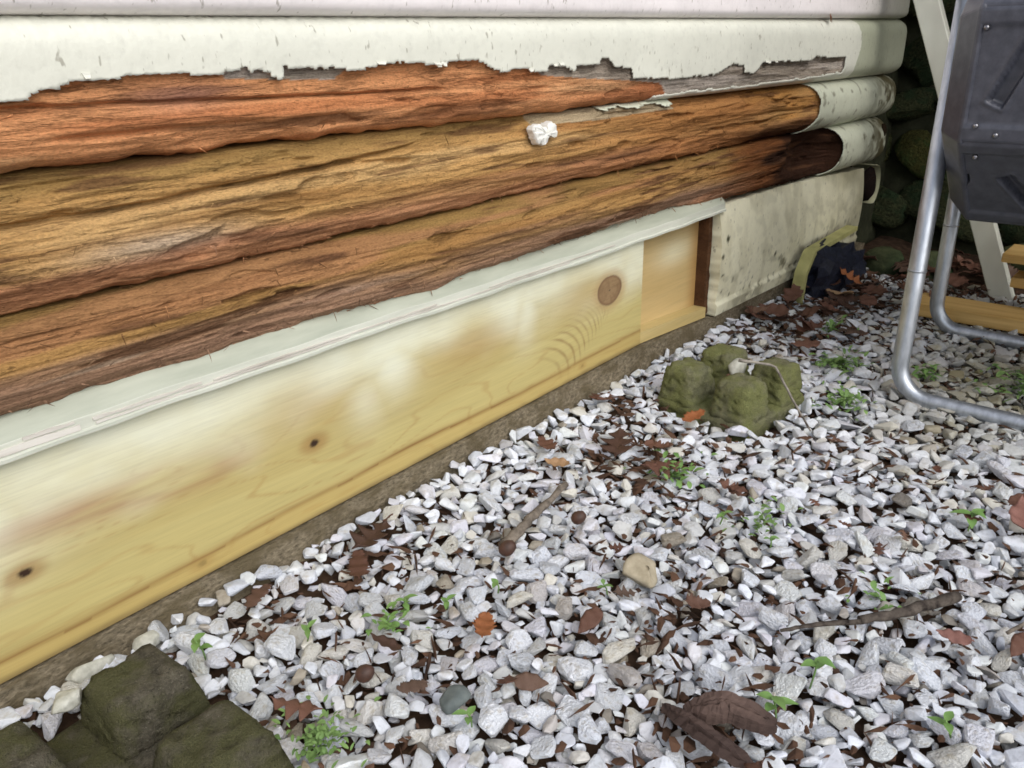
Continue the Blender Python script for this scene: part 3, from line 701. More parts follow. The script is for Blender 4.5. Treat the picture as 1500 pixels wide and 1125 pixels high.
    c = over(c, srgb(112, 82, 44), 1.0 * np.exp(-((Z - zl) / 0.0026) ** 2) * (0.5 + 0.8 * fbm(X * 6, X * 0 + 3, 571, 2))); c = over(c, srgb(150, 112, 60), 0.45 * sstep(0.012, 0.0, Z - zl) * (Z > zl))
    c = over(c, srgb(182, 156, 94), 0.6 * (Z < zl)); c = over(c, srgb(112, 94, 60), 0.75 * sstep(0.009, 0.0, Z - bb(X) + 0.007 * (fbm(X * 22, Z * 30, 575, 3) - 0.4)))
    return c
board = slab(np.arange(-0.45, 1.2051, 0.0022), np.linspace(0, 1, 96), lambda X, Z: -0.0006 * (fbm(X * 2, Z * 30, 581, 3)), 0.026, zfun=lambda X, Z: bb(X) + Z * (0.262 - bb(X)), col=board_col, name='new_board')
o = link_mesh('new_board', board, M_PINE, wall); o['label'] = 'new yellow pine board with a large brown knot and pale blotches'
# recessed sheathing behind, ledge and dark end grain of the old board
def rec_col(X, Z):
    c = mix3(srgb(186, 158, 104), srgb(206, 182, 132), fbm(X * 3, Z * 24, 601, 3)); c = over(c, srgb(228, 222, 190), 0.8 * np.exp(-((X - 1.36) / 0.06) ** 2 - ((Z - 0.20) / 0.025) ** 2))
    return over(c, srgb(170, 124, 66), 0.7 * sstep(1.40, 1.455, X))
link_mesh('recessed_board', slab(np.linspace(1.0, 1.4745, 80), np.linspace(0.05, 0.275, 40), 0.0285, 0.045, col=rec_col, name='recessed_board'), M_PINE, wall)
def ledge_col(X, Z): return mix3(srgb(184, 162, 106), srgb(202, 182, 128), fbm(X * 5, Z * 60, 611, 3))
link_mesh('ledge', slab(np.linspace(1.2075, 1.4475, 40), np.linspace(0, 1, 8), 0.0015, 0.028, zfun=lambda X, Z: lerp(0.066, 0.052, (X - 1.2) / 0.26) + Z * 0.021, col=ledge_col, name='ledge'), M_PINE, wall)
# old painted board to the right
def ragged(X, Z): return X + np.where(X < 1.475, 0.005 * (fbm(Z * 120, Z * 0 + 2, 621, 3) - 0.3), 0)
def old_col(X, Z):
    c = np.ones(X.shape + (3,)) * srgb(240, 236, 208)[None, None]
    mold = sstep(0.56, 0.70, fbm(X * 26, Z * 40 + X * 10, 631, 4)); c = over(c, srgb(110, 104, 74), 0.55 * mold * (0.3 + 0.7 * sstep(0.16, 0.06, Z - 0.07 * (X - 1.5))))
    c = over(c, srgb(132, 126, 92), 0.6 * sstep(1.95, 2.25, X + 0.4 * (fbm(X * 12, Z * 20, 633, 3) - 0.5)))
    c = over(c, srgb(170, 162, 128), 0.25 * sstep(0.5, 0.7, fbm(X * 30, Z * 14, 635, 3))); c = over(c, srgb(78, 72, 48), 0.7 * sstep(0.66, 0.74, fbm(X * 70, Z * 60, 638, 3)) * sstep(0.2, 0.08, Z))
    for (px, pz, r) in ((1.493, 0.205, .007), (1.472, 0.172, .007), (1.478, 0.135, .0045), (1.52, 0.085, .004), (1.72, 0.13, .006), (1.62, 0.10, .004)):
        q = np.sqrt((X - px) ** 2 + (Z - pz) ** 2) + 0.006 * (fbm(X * 150, Z * 150, 637, 2) - 0.5); c = over(c, srgb(66, 66, 40), sstep(r, 0.55 * r, q))
    return c
oldtop = poly([(1.4, .258), (1.50, .276), (1.73, .279), (2.0, .272), (2.26, .262)])
o = link_mesh('old_board', slab(np.arange(1.464, 2.236, 0.004), np.linspace(0, 1, 56), lambda X, Z: -0.004 - 0.012 * np.clip(1 - ((Z - .16) / .11) ** 2, 0, 1) - 0.006 * (np.clip((0.079 - Z) / 0.004, 0, 1)), 0.03, zfun=lambda X, Z: 0.052 - 0.012 * (X - 1.46) + Z * (oldtop(X) - 0.006 + 0.004 * fbm(X * 40, X * 0, 641, 3) - 0.052), xfun=ragged, col=old_col, name='old_board'), M_PAINT, wall)
o['label'] = 'old mildewed white board with a ragged left edge'
def eg_col(X, Z): return mix3(srgb(70, 48, 34), srgb(110, 78, 54), fbm(X * 200, Z * 30, 651, 3))
link_mesh('end_grain', slab(np.linspace(1.4480, 1.4625, 6), np.linspace(0.056, 0.262, 30), lambda X, Z: 0.004 + 0.004 * fbm(X * 90, Z * 60, 653, 3), 0.0285, col=eg_col, name='end_grain'), M_WOOD, wall)
# hollow log end below the stubs: a curled shell of paint round a dark hole
V = []; F = []
na, nr = 24, 3
for i in range(na):
    a = lerp(R(70), R(-80), i / (na - 1)); w = 0.010 * math.sin(math.pi * (i + 0.6) / (na + 0.2)) + 0.0015
    for (rr, yy) in ((0.052, -0.020), (0.052 - w, -0.028), (0.052 - w, 0.05), (0.052, 0.05)):
        V.append((2.265 + rr * 0.95 * math.cos(a) + 0.012, yy, 0.205 + rr * math.sin(a)))
for i in range(na - 1):
    for k in range(4): F.append((i * 4 + k, i * 4 + (k + 1) % 4, (i + 1) * 4 + (k + 1) % 4, (i + 1) * 4 + k))
F += [(3, 2, 1, 0), tuple((na - 1) * 4 + k for k in range(4))]
link_mesh('paint_curl', np_mesh('paint_curl', V, F, False, np.tile(srgb(206, 206, 170), (len(V), 1))), M_PAINT, wall)
V = chip(np.random.default_rng(8), 2, 6, 0.7, 0.95, 0.1) * np.array((0.046, 0.020, 0.050)) + np.array((2.274, -0.010, 0.203))
link_mesh('rotted_core', np_mesh('rotted_core', V, ICO[2][1], True, np.tile(srgb(30, 22, 20), (len(V), 1))), M_WOOD, wall)
V = chip(np.random.default_rng(9), 2, 6, 0.7, 0.95, 0.12) * np.array((0.017, 0.008, 0.020)) + np.array((2.262, -0.0335, 0.340))
link_mesh('knot_hole', np_mesh('knot_hole', V, ICO[2][1], True, np.tile(srgb(44, 34, 24), (len(V), 1))), M_WOOD, logD)
# foundation
link_mesh('foundation', slab(np.arange(-0.45, 2.34, 0.010), np.linspace(0, 1, 14), lambda X, Z: -0.004 - 0.006 * (fbm(X * 14, Z * 40, 661, 4) - 0.3) - 0.012 * sstep(0.02, -0.02, Z), 0.05, zfun=lambda X, Z: -0.06 + Z * (np.where(X < 1.206, bb(X) - 0.003, np.where(X < 1.46, lerp(0.063, 0.049, (X - 1.2) / 0.26), 0.049 - 0.012 * (X - 1.46))) + 0.06), name='foundation'), M_FOUND, wall)
bm = bmesh.new(); box_bm(bm, (-0.45, 0.062, -0.06), (2.30, 0.10, 1.08)); link_mesh('wall_core', bm_mesh(bm, 'wall_core'), M_MORTAR, wall)

# ================================================================== STONE WALL beyond the log ends
sw = empty('stone_wall', (2.55, -0.4, 0), 'dark mossy rubble stone wall beyond the log ends', 'wall'); sw['kind'] = 'thing'
bm = bmesh.new(); box_bm(bm, (2.58, -1.7, -0.06), (2.9, 0.5, 1.5)); link_mesh('mortar', bm_mesh(bm, 'mortar'), M_MORTAR, sw)
rg = np.random.default_rng(33)
protos = [np_mesh('rubble_stone', chip(rg, 3, 15, 0.38, 0.74, 0.03), ICO[3][1], True) for _ in range(8)]
for p in protos: p.materials.append(M_RUBBLE)
z = 0.02
while z < 1.4:
    h = rg.uniform(0.10, 0.17); y = 0.42 + rg.uniform(0, .1)
    while y > -1.6:
        w = rg.uniform(0.13, 0.26)
        o = link_mesh('rubble_stone', protos[rg.integers(8)], None, sw)
        o.matrix_parent_inverse = Matrix.Translation(-sw.location)
        o.location = (2.57 + rg.uniform(-0.02, 0.015), y - w / 2, z + h / 2 + rg.uniform(-.01, .01)); o.scale = (rg.uniform(0.05, 0.08), w * 0.62, h * 0.62)
        o.rotation_euler = (rg.uniform(-.15, .15), rg.uniform(-.1, .1), rg.uniform(-.1, .1)); y -= w
    z += h
# shorter return of the same wall between log ends and the rubble face
bm = bmesh.new(); box_bm(bm, (2.30, 0.045, -0.06), (2.60, 0.2, 1.5)); link_mesh('mortar', bm_mesh(bm, 'mortar'), M_MORTAR, sw)

# ================================================================== UNSEEN ROOF BOARDS added above the frame to shade the far corner
shade_roof = empty('unseen_shade_roof', (3.0, -0.7, 1.15), 'unseen added roof boards shading the dark corner by the stone wall', 'shade_roof'); shade_roof['kind'] = 'thing'
for k in range(14):
    bm = bmesh.new(); box_bm(bm, (1.92, -1.75 + k * 0.135, 1.15), (4.4, -1.62 + k * 0.135, 1.185), 0.003)
    link_mesh('shade_board', bm_mesh(bm, 'shade_board'), M_LUMBERD, shade_roof)
# ================================================================== DECK BLOCKS
def deck_block(loc, rz, half, h, mat, label, seed):
    root = empty('deck_block', loc, label, 'concrete block', 'mossy concrete deck blocks'); root.rotation_euler = (0, 0, rz)
    def add(name, bm):
        bmesh.ops.subdivide_edges(bm, edges=[e for e in bm.edges if e.calc_length() > 0.02], cuts=11, use_grid_fill=True)
        bm.normal_update(); co = np.array([v.co[:] for v in bm.verts])
        a_ = co[:, 0] + 1.7 * co[:, 2] + seed; b2 = co[:, 1] - 1.3 * co[:, 2] + seed
        d_ = 0.0014 * (fbm(a_ * 28, b2 * 28, 900 + seed, 3) - 0.5) + 0.0030 * (fbm(a_ * 150, b2 * 150, 910 + seed, 3) - 0.5)
        hole = 0.004 * sstep(0.70, 0.80, vnoise(a_ * 120, b2 * 120, 920 + seed))
        for v, q in zip(bm.verts, d_ - hole): v.co += v.normal * float(q)
        me = bm_mesh(bm, name, True); me.materials.append(mat)
        o = bpy.data.objects.new(name, me); COL.objects.link(o); o.parent = root; return o
    bm = bmesh.new(); vs_ = box_bm(bm, (-half, -half, -0.05), (half, half, h * 0.24), 0.008)
    add('base', bm)
    s = half * 0.16
    for sx in (-1, 1):
        for sy in (-1, 1):
            bm = bmesh.new()
            lo = (min(sx * s, sx * half * 0.985), min(sy * s, sy * half * 0.985), h * 0.1); hi = (max(sx * s, sx * half * 0.985), max(sy * s, sy * half * 0.985), h)
            vs_ = box_bm(bm, lo, hi, 0.012)
            cx, cy = (lo[0] + hi[0]) / 2, (lo[1] + hi[1]) / 2
            for v in bm.verts:
                t = max(0, (v.co.z - h * 0.3) / (h * 0.7)); k = 1 - 0.22 * t
                v.co.x = cx + (v.co.x - cx) * k; v.co.y = cy + (v.co.y - cy) * k
            add('corner_post', bm)
    return root
deck_block((1.195, -0.186, 0.0), R(-7), 0.088, 0.076, M_MOSS, 'olive mossy concrete deck block at the wall beneath the recessed board', 1)
deck_block((0.160, -0.166, 0.0), R(3), 0.104, 0.060, M_MOSS2, 'dark mossy concrete deck block in the nearest corner beside the wall', 2)
BLOCKS = ((1.195, -0.188, 0.108), (0.160, -0.166, 0.125))

# ================================================================== GRAVEL
def project(P):
    q = P - np.array((0, -0.75, CAM_H)); c = q @ np.stack([Wd, Nn, Up])     # rows: x->Wd etc.
    return 750 + 1214 * c[:, 0] / c[:, 2], 562.5 + 1214 * c[:, 1] / c[:, 2], c[:, 2]
LITTER_SPOTS = [(0.50, -0.075, 0.07), (0.92, -0.19, 0.10), (1.65, -0.08, 0.22), (1.95, -0.12, 0.28), (2.2, -0.3, 0.30), (1.05, -0.06, 0.07), (0.36, -0.06, 0.05), (0.5, -0.52, 0.06), (0.62, -0.42, 0.05), (2.2, -.8, .4)]
def litter_amt(x, y):
    s = 0.0
    for (a, b, r) in LITTER_SPOTS: s = max(s, math.exp(-(((x - a) / r) ** 2 + ((y - b) / (r * 0.8)) ** 2)))
    return s
rg = np.random.default_rng(21); prg = random.Random(21)
cell = 0.03; gridd = {}
stones = []          # x, y, r, layer
def try_place(x, y, r, k):
    cx, cy = int(math.floor(x / cell)), int(math.floor(y / cell))
    for i in range(cx - 2, cx + 3):
        for j in range(cy - 2, cy + 3):
            for (a, b, q) in gridd.get((i, j), ()):
                if (a - x) ** 2 + (b - y) ** 2 < (k * (q + r)) ** 2: return False
    gridd.setdefault((cx, cy), []).append((x, y, r)); return True
def inside_block(x, y, r):
    return any(abs(x - a) < h * 0.86 + r * 0.4 and abs(y - b) < h * 0.86 + r * 0.4 for a, b, h in BLOCKS)
GX0, GX1, GY0, GY1 = -0.20, 2.15, -1.20, -0.012
for (n, ra, rb, k, lay) in ((7000, 0.0125, 0.0180, 0.71, 0), (60000, 0.0074, 0.0122, 0.72, 0), (52000, 0.0036, 0.0070, 0.74, 1)):
    for _ in range(n):
        x = prg.uniform(GX0, GX1); y = prg.uniform(GY0, GY1); r = prg.uniform(ra, rb) if lay else ra + (rb - ra) * prg.random() ** 1.6
        if lay == 0 and r > 0.0150 and prg.random() < 0.6: continue
        L = litter_amt(x, y)
        if prg.random() < L * (0.80 if lay == 0 else 0.45): continue
        if inside_block(x, y, r) or y > -0.008 - r * 0.6: continue
        if try_place(x, y, r, k): stones.append((x, y, r, lay))
for _ in range(9000):                                      # small stones lying lower between the others
    x = prg.uniform(GX0, GX1); y = prg.uniform(GY0, GY1)
    if inside_block(x, y, 0.0) or prg.random() < 0.7 * litter_amt(x, y): continue
    stones.append((x, y, prg.uniform(0.005, 0.010), 2))
P = np.array([(s[0], s[1], 0.01) for s in stones]); u, v, dep = project(P); Rr = np.array([s[2] for s in stones]); lay = np.array([s[3] for s in stones])
inframe = (dep > 0.2) & (u > -30) & (u < 1530) & (v > 250) & (v < 1160)
apparent = np.where(inframe & (u > 15) & (u < 1485) & (v < 1115) & (lay == 0), Rr / np.maximum(dep, 0.1), 0)
top300 = set(np.argsort(-apparent)[:300].tolist())
NP = 40
pv2 = [shard(rg, int(rg.integers(9, 17)), 0.12) for _ in range(NP)]
pv1 = [shard(rg, int(rg.integers(8, 12)), 0.0) for _ in range(NP)]
pmesh = [np_mesh('stone', pv2[i][0], pv2[i][1], False) for i in range(NP)]
for p in pmesh: p.materials.append(M_STONE)
def dirt_amt(x, y):
    a = math.exp(-(((x - 1.55) / 0.30) ** 2 + ((y + 0.50) / 0.16) ** 2)); b = 0.5 * math.exp(-(((x - 2.0) / 0.4) ** 2 + ((y + 0.3) / 0.3) ** 2))
    return min(0.75, max(a, b) * (0.5 + 0.5 * prg.random()))
VV = []; FF = []; CC = []; off = 0
gh = ground_h(P[:, 0], P[:, 1])
for i, (x, y, r, ly) in enumerate(stones):
    q = rot_rand(prg, R(38) if ly == 0 else R(60)) if False else None
    ax = prg.uniform(0, 2 * math.pi); tilt = abs(prg.gauss(0, 1)) * R(22) if ly == 0 else prg.uniform(0, R(50))
    q = Quaternion((math.cos(ax), math.sin(ax), 0), tilt) @ Quaternion((0, 0, 1), prg.uniform(0, 2 * math.pi))
    e = prg.uniform(0.92, 1.42); sc = (r * e * 1.08, r / e * 1.14, r * prg.uniform(0.42, 0.72))
    z = gh[i] + (sc[2] * 0.55 + prg.uniform(-0.004, 0.009) if ly == 0 else (sc[2] * 0.4 + prg.uniform(-0.002, 0.006) if ly == 1 else prg.uniform(-0.012, 0.0)))
    if i in top300:
        o = link_mesh('stone', pmesh[prg.randrange(NP)], None, ground)
        o.matrix_parent_inverse = Matrix.Identity(4)
        o.location = (x, y, z); o.rotation_mode = 'QUATERNION'; o.rotation_quaternion = q; o.scale = sc
        continue
    hi = inframe[i] and r / max(dep[i], .1) * 1214 > 9
    V, F = pv2[prg.randrange(NP)] if hi else pv1[prg.randrange(NP)]
    Rm = np.array(q.to_matrix()); Vt = (V * np.array(sc)) @ Rm.T + np.array((x, y, z))
    VV.append(Vt); FF.append(F + off); off += len(V)
    c = np.empty((len(V), 3)); c[:] = (prg.random(), dirt_amt(x, y), 0); CC.append(c)
gravel = link_mesh('gravel', np_mesh('gravel', np.concatenate(VV), np.concatenate(FF), False, np.concatenate(CC)), M_GRAVEL, ground)
gravel.matrix_parent_inverse = Matrix.Identity(4); gravel['kind'] = 'stuff'

# crumbled leaf bits and bark chips lying between the stones
V = []; F = []; nb = 15000
for i in range(nb):
    x = prg.uniform(GX0, GX1); y = prg.uniform(GY0, -0.008)
    L = litter_amt(x, y)
    if prg.random() > 0.60 + 0.6 * L or inside_block(x, y, 0): continue
    s = prg.uniform(0.003, 0.010) * (1 + 0.9 * L * prg.random()); a = prg.uniform(0, 6.28); el = prg.uniform(0.25, 0.8) if prg.random() < 0.6 else prg.uniform(0.05, 0.14); s *= 1.9 if el < 0.2 else 1.0
    zz = float(0.000 + prg.uniform(-0.006, 0.014) + 0.008 * L)
    tl = prg.uniform(-.6, .6); k = len(V); n = 6
    for j in range(n):
        b_ = 2 * math.pi * j / n; rr = s * prg.uniform(0.6, 1.1); px, py = rr * math.cos(b_), rr * el * math.sin(b_)
        V.append((x + px * math.cos(a) - py * math.sin(a), y + px * math.sin(a) + py * math.cos(a), zz + px * tl + 0.15 * s * math.sin(2 * b_)))
    V.append((x, y, zz + 0.2 * s))
    F += [(k + j, k + (j + 1) % n, k + n) for j in range(n)]
litter = link_mesh('leaf_litter', np_mesh('leaf_litter', np.array(V), np.array(F), False), M_LITTER, ground); litter.matrix_parent_inverse = Matrix.Identity(4); litter['kind'] = 'stuff'

# ================================================================== COMPOST TUMBLER
tum = empty('compost_tumbler', (1.58, -0.72, 0), 'black plastic compost tumbler on bent galvanised tube legs', 'compost tumbler')
CX, CZ, RX = 1.560, 0.515, 0.260
TY0, TY1 = -0.407, -1.06
def octa(s, dx=0.0):
    a = 0.085; h = 0.212 * s; w = RX * s
    return [(CX - w, CZ - a * s), (CX - w, CZ + a * s), (CX - w + 0.128 * s, CZ + h), (CX + w - 0.128 * s, CZ + h), (CX + w, CZ + a * s), (CX + w, CZ - a * s), (CX + w - 0.128 * s, CZ - h), (CX - w + 0.128 * s, CZ - h)]
# facets as displaced panels between the two end rings
def seg_d(py, pz, a, b):
    ax, az = a; bx, bz = b; t = np.clip(((py - ax) * (bx - ax) + (pz - az) * (bz - az)) / ((bx - ax) ** 2 + (bz - az) ** 2), 0, 1)
    return np.hypot(py - ax - t * (bx - ax), pz - az - t * (bz - az))
ring = octa(1.0)
ys = np.linspace(TY0 - 0.036, TY1 + 0.036, 215)
for k in range(8):
    a, b_ = np.array(ring[k]), np.array(ring[(k + 1) % 8]); L = np.linalg.norm(b_ - a); ns = max(6, int(L / 0.0028))
    nrm2 = np.array((-(b_ - a)[1], (b_ - a)[0])) / L
    if nrm2 @ ((a + b_) / 2 - np.array((CX, CZ))) < 0: nrm2 = -nrm2
    T = np.linspace(0, 1, ns); Yg, Tg = np.meshgrid(ys, T, indexing='ij'); S = Tg * L
    dpt = 0.0016 * sstep(0.0, 0.01, np.minimum(TY0 - 0.036 - Yg, Yg - TY1 - 0.036)) * 0
    # recessed slanted slots, repeated along the drum
    m = np.zeros_like(Yg)
    per = 0.215
    yy = ((TY0 - 0.044 - Yg) % per)
    rim = np.zeros_like(Yg)
    for (sa, sb, w) in (((0.026, 0.050), (0.070, 0.155), 0.0105), ((0.190, 0.050), (0.146, 0.155), 0.0105)):
        s_a, s_b = (sa, sb) if k in (0, 1, 2, 3, 4) else ((sa[0] + 0.02, L - sa[1] - 0.02), (sb[0] + 0.02, L - sb[1]))
        ux, uz = s_b[0] - s_a[0], s_b[1] - s_a[1]; ul = math.hypot(ux, uz); ux /= ul; uz /= ul
        mx, mz = (s_a[0] + s_b[0]) / 2, (s_a[1] + s_b[1]) / 2
        dd = np.maximum(np.abs((yy - mx) * ux + (S - mz) * uz) - ul / 2, np.abs(-(yy - mx) * uz + (S - mz) * ux) - w)
        m = np.maximum(m, sstep(0.0012, -0.0020, dd)); rim = np.maximum(rim, sstep(0.006, 0.0035, dd) * sstep(-0.001, 0.001, dd))
    ridge = 0.003 * sstep(0.012, 0.009, np.abs(S - 0.012)) + 0.003 * sstep(0.012, 0.009, np.abs(S - L + 0.012))
    ins = -0.014 * m + ridge + 0.0016 * rim
    P3 = a[None, None] + (b_ - a)[None, None] * Tg[..., None] + nrm2[None, None] * ins[..., None]
    V = np.stack([P3[..., 0], Yg, P3[..., 1]], -1).reshape(-1, 3)
    F = grid_faces(len(ys), ns)
    F = F[:, ::-1] if k >= 0 else F
    link_mesh('panel', np_mesh('panel', V, F, True), M_BLACK, tum)
for (y0, sgn) in ((TY0, -1), (TY1, 1)):
    V = []; F = []
    rings = [(0.0, 0.62), (0.0, 0.865), (sgn * 0.004, 0.89), (sgn * 0.030, 0.995), (sgn * 0.034, 1.012), (sgn * 0.040, 1.012), (sgn * 0.041, 0.99)]
    for dy, s in rings: V += [(p[0], y0 + dy, p[1]) for p in octa(s)]
    for i in range(len(rings) - 1):
        for k in range(8): F.append((i * 8 + k, i * 8 + (k + 1) % 8, (i + 1) * 8 + (k + 1) % 8, (i + 1) * 8 + k))
    F.append(tuple(range(8)))
    e = link_mesh('end_cap', np_mesh('end_cap', V, F, False), M_BLACK, tum)
    bv = e.modifiers.new('bevel', 'BEVEL'); bv.width = 0.004; bv.segments = 2; bv.limit_method = 'ANGLE'
def screw(y, z, x):
    bm = bmesh.new(); bmesh.ops.create_cone(bm, cap_ends=True, segments=12, radius1=0.0042, radius2=0.0026, depth=0.004, matrix=Matrix.Translation((x, y, z)) @ Matrix.Rotation(R(-90), 4, 'Y'))
    link_mesh('screw', bm_mesh(bm, 'screw', True), M_SCREW, tum)
for y, z in ((-0.452, 0.575), (-0.460, 0.452), (-0.486, 0.441)): screw(y, z, CX - RX - 0.0045)
screw(-0.462, 0.409, CX - RX + 0.0155)
for (x, yl, xt) in ((1.370, -0.396, 1.410), (1.765, -0.344, 1.775)):
    path = bend_path([(xt, yl + 0.002, 0.66), (x - 0.004, yl, 0.0165), (x - 0.010, -1.10, 0.0165), (xt, -1.10, 0.66)], 0.055, 12)
    link_mesh('tube_leg', tube_mesh(path, 0.0135, 'tube_leg', 20), M_GALV, tum)
    link_mesh('tube_collar', tube_mesh([(lerp(x - 0.004, xt, 0.32), yl + 0.0006, 0.222), (lerp(x - 0.004, xt, 0.325), yl + 0.0006, 0.2255)], 0.0142, 'tube_collar', 20), M_GALV, tum)
for y in (-0.372, -1.10):
    link_mesh('crossbar', tube_mesh([(1.38, y, 0.645), (1.78, y, 0.645)], 0.0148, 'crossbar', 16), M_GALV, tum)
link_mesh('axle', tube_mesh([(CX, -0.36, CZ), (CX, -1.12, CZ)], 0.012, 'axle', 16), M_GALV, tum)
for y in (-0.382, -1.098):
    link_mesh('hanger', tube_mesh([(CX, y, 0.645), (CX, y, CZ)], 0.010, 'hanger', 12), M_GALV, tum)

# ================================================================== LUMBER AND LEANING BOARD
bm = bmesh.new()
cv = [(2.085, -0.425, 0.0), (2.085, -0.385, 0.0)]
dy = 0.415; top = 1.0
A = [(-0.432, -0.004), (-0.382, -0.004), (-0.382 + dy * (top + .004), top), (-0.437 + dy * (top + .004), top)]
vv = [bm.verts.new((x, y, z)) for x in (2.075, 2.100) for (y, z) in A]
for f in ((0, 3, 2, 1), (4, 5, 6, 7), (0, 1, 5, 4), (1, 2, 6, 5), (2, 3, 7, 6), (3, 0, 4, 7)): bm.faces.new([vv[k] for k in f])
bmesh.ops.bevel(bm, geom=list(bm.edges), offset=0.002, segments=1, affect='EDGES')
tag(link_mesh('leaning_board', bm_mesh(bm, 'leaning_board'), M_WHITEB), 'narrow white painted board leaning against the log ends behind the tumbler', 'board')
def plank(lo, hi, label, mat=M_LUMBER, rz=0.0):
    bm = bmesh.new(); box_bm(bm, lo, hi, 0.003); c = Vector([(a + b) / 2 for a, b in zip(lo, hi)])
    if rz: bmesh.ops.rotate(bm, verts=bm.verts, cent=c, matrix=Matrix.Rotation(rz, 3, 'Z'))
    o = link_mesh('lumber_plank', bm_mesh(bm, 'lumber_plank'), mat); return tag(o, label, 'plank', 'lumber planks stacked behind the tumbler')
plank((1.832, -0.95, 0.012), (1.925, -0.262, 0.040), 'longest yellow plank, lowest yellow one of the lumber behind the tumbler legs')
plank((1.850, -0.95, -0.008), (1.935, -0.300, 0.0115), 'red-brown plank flat on the gravel under the longest yellow plank', M_LUMBERD)
plank((1.935, -0.95, 0.075), (2.01, -0.435, 0.096), 'short yellow plank between the longest plank and the topmost one')
plank((1.925, -0.95, 0.127), (2.03, -0.412, 0.146), 'topmost pale yellow plank of the lumber beside the leaning board')
for zz, lab in ((0.0405, 'dark spacer block between the lower yellow planks'), (0.0965, 'dark spacer block under the topmost yellow plank')):
    bm = bmesh.new(); box_bm(bm, (1.90, -0.56, zz), (2.0, -0.50, zz + (0.0340 if zz < .05 else 0.030)), 0.002)
    tag(link_mesh('spacer_block', bm_mesh(bm, 'spacer_block'), M_LUMBERD), lab, 'wood block')

# ================================================================== STRIP AND DARK NETTING AT THE WALL FOOT
path = [(1.784, -0.045, -0.01), (1.797, -0.045, 0.075), (1.835, -0.045, 0.116), (2.090, -0.045, 0.127)]
V = []; F = []
for i, p in enumerate(bend_path(path, 0.02, 5)):
    pass
bp = bend_path(path, 0.02, 5)
for i, p in enumerate(bp):
    t = (bp[min(i + 1, len(bp) - 1)] - bp[max(i - 1, 0)]).normalized(); n = Vector((-t.z, 0, t.x))
    for a, b_ in ((-.005, -.016), (.005, -.016), (.005, .012), (-.005, .012)): V.append(p + n * a + Vector((0, b_, 0)))
for i in range(len(bp) - 1):
    for k in range(4): F.append((i * 4 + k, i * 4 + (k + 1) % 4, (i + 1) * 4 + (k + 1) % 4, (i + 1) * 4 + k))
F += [(3, 2, 1, 0), tuple((len(bp) - 1) * 4 + k for k in range(4))]
tag(link_mesh('edging_strip', np_mesh('edging_strip', V, F, False), M_STRIP), 'bent pale yellow-green strip standing against the old white board', 'edging strip')
V = chip(np.random.default_rng(14), 3, 7, 0.75, 0.95, 0.0)
nn = V / np.linalg.norm(V, axis=1)[:, None]
V = V * (1 + 0.85 * (fbm(nn[:, 0] * 6 + 9, nn[:, 2] * 6 + nn[:, 1] * 5, 701, 4) - 0.5)[:, None]) * np.array((0.15, 0.055, 0.085)) + np.array((1.965, -0.050, 0.040))
tag(link_mesh('netting_bundle', np_mesh('netting_bundle', V, ICO[3][1], False), M_NET), 'crumpled dark blue-black bundle tucked under the bent strip', 'bundle')

# loose stones by the wall foot
def rock(name, loc, sc, label, mat, seed, rz=0.0, cat='stone', group=None, planes=9, sub=3):
    V = chip(np.random.default_rng(seed), sub, planes, 0.5, 0.85, 0.015 if sub == 3 else 0.05) * np.array(sc)
    o = link_mesh(name, np_mesh(name, V, ICO[sub][1], True), mat); o.location = loc; o.rotation_euler = (0, 0, rz); return tag(o, label, cat, group)
rock('field_stone', (2.20, -0.10, 0.02), (0.075, 0.055, 0.045), 'rounded mossy stone beside the dark bundle', M_RUBBLE, 41)
rock('field_stone', (2.23, -0.20, 0.02), (0.085, 0.06, 0.045), 'mossy stone just left of the front tube leg', M_RUBBLE, 42)
rock('field_stone', (2.35, -0.40, 0.03), (0.10, 0.09, 0.05), 'dark mossy stone between the two tube legs', M_RUBBLE, 43)
M_TANST = mat_plain('tan_stone', srgb(150, 140, 118), srgb(184, 174, 152), 60, 0.8, 0.5, 0.002)
M_GREYST = mat_plain('grey_stone', srgb(84, 92, 92), srgb(112, 120, 118), 60, 0.8, 0.5, 0.002)
M_WST = mat_plain('white_stone', srgb(160, 160, 148), srgb(206, 206, 196), 90, 0.7, 0.6, 0.003)
rock('field_stone', (0.676, -0.343, 0.022), (0.027, 0.022, 0.016), 'square tan stone lying on the white gravel', M_TANST, 44, 0.5)
rock('field_stone', (0.402, -0.317, 0.020), (0.017, 0.014, 0.011), 'small dark grey chip on the white gravel', M_GREYST, 45, 0.2)
rock('field_stone', (1.235, -0.176, 0.050), (0.026, 0.020, 0.018), 'rough white stone sitting in the middle of the olive deck block', M_WST, 46, 0.3, planes=5)
rock('field_stone', (0.168, -0.070, 0.046), (0.020, 0.014, 0.008), 'pale stone on the dark deck block by its left post', M_WST, 47, 0.3)
rock('field_stone', (0.205, -0.018, 0.022), (0.026, 0.013, 0.012), 'long pale stone wedged between the foundation and dark block', M_WST, 48, 0.1)
rock('field_stone', (0.262, -0.022, 0.022), (0.017, 0.013, 0.012), 'round pale stone against the foundation behind the dark block', M_WST, 49, 0.6)

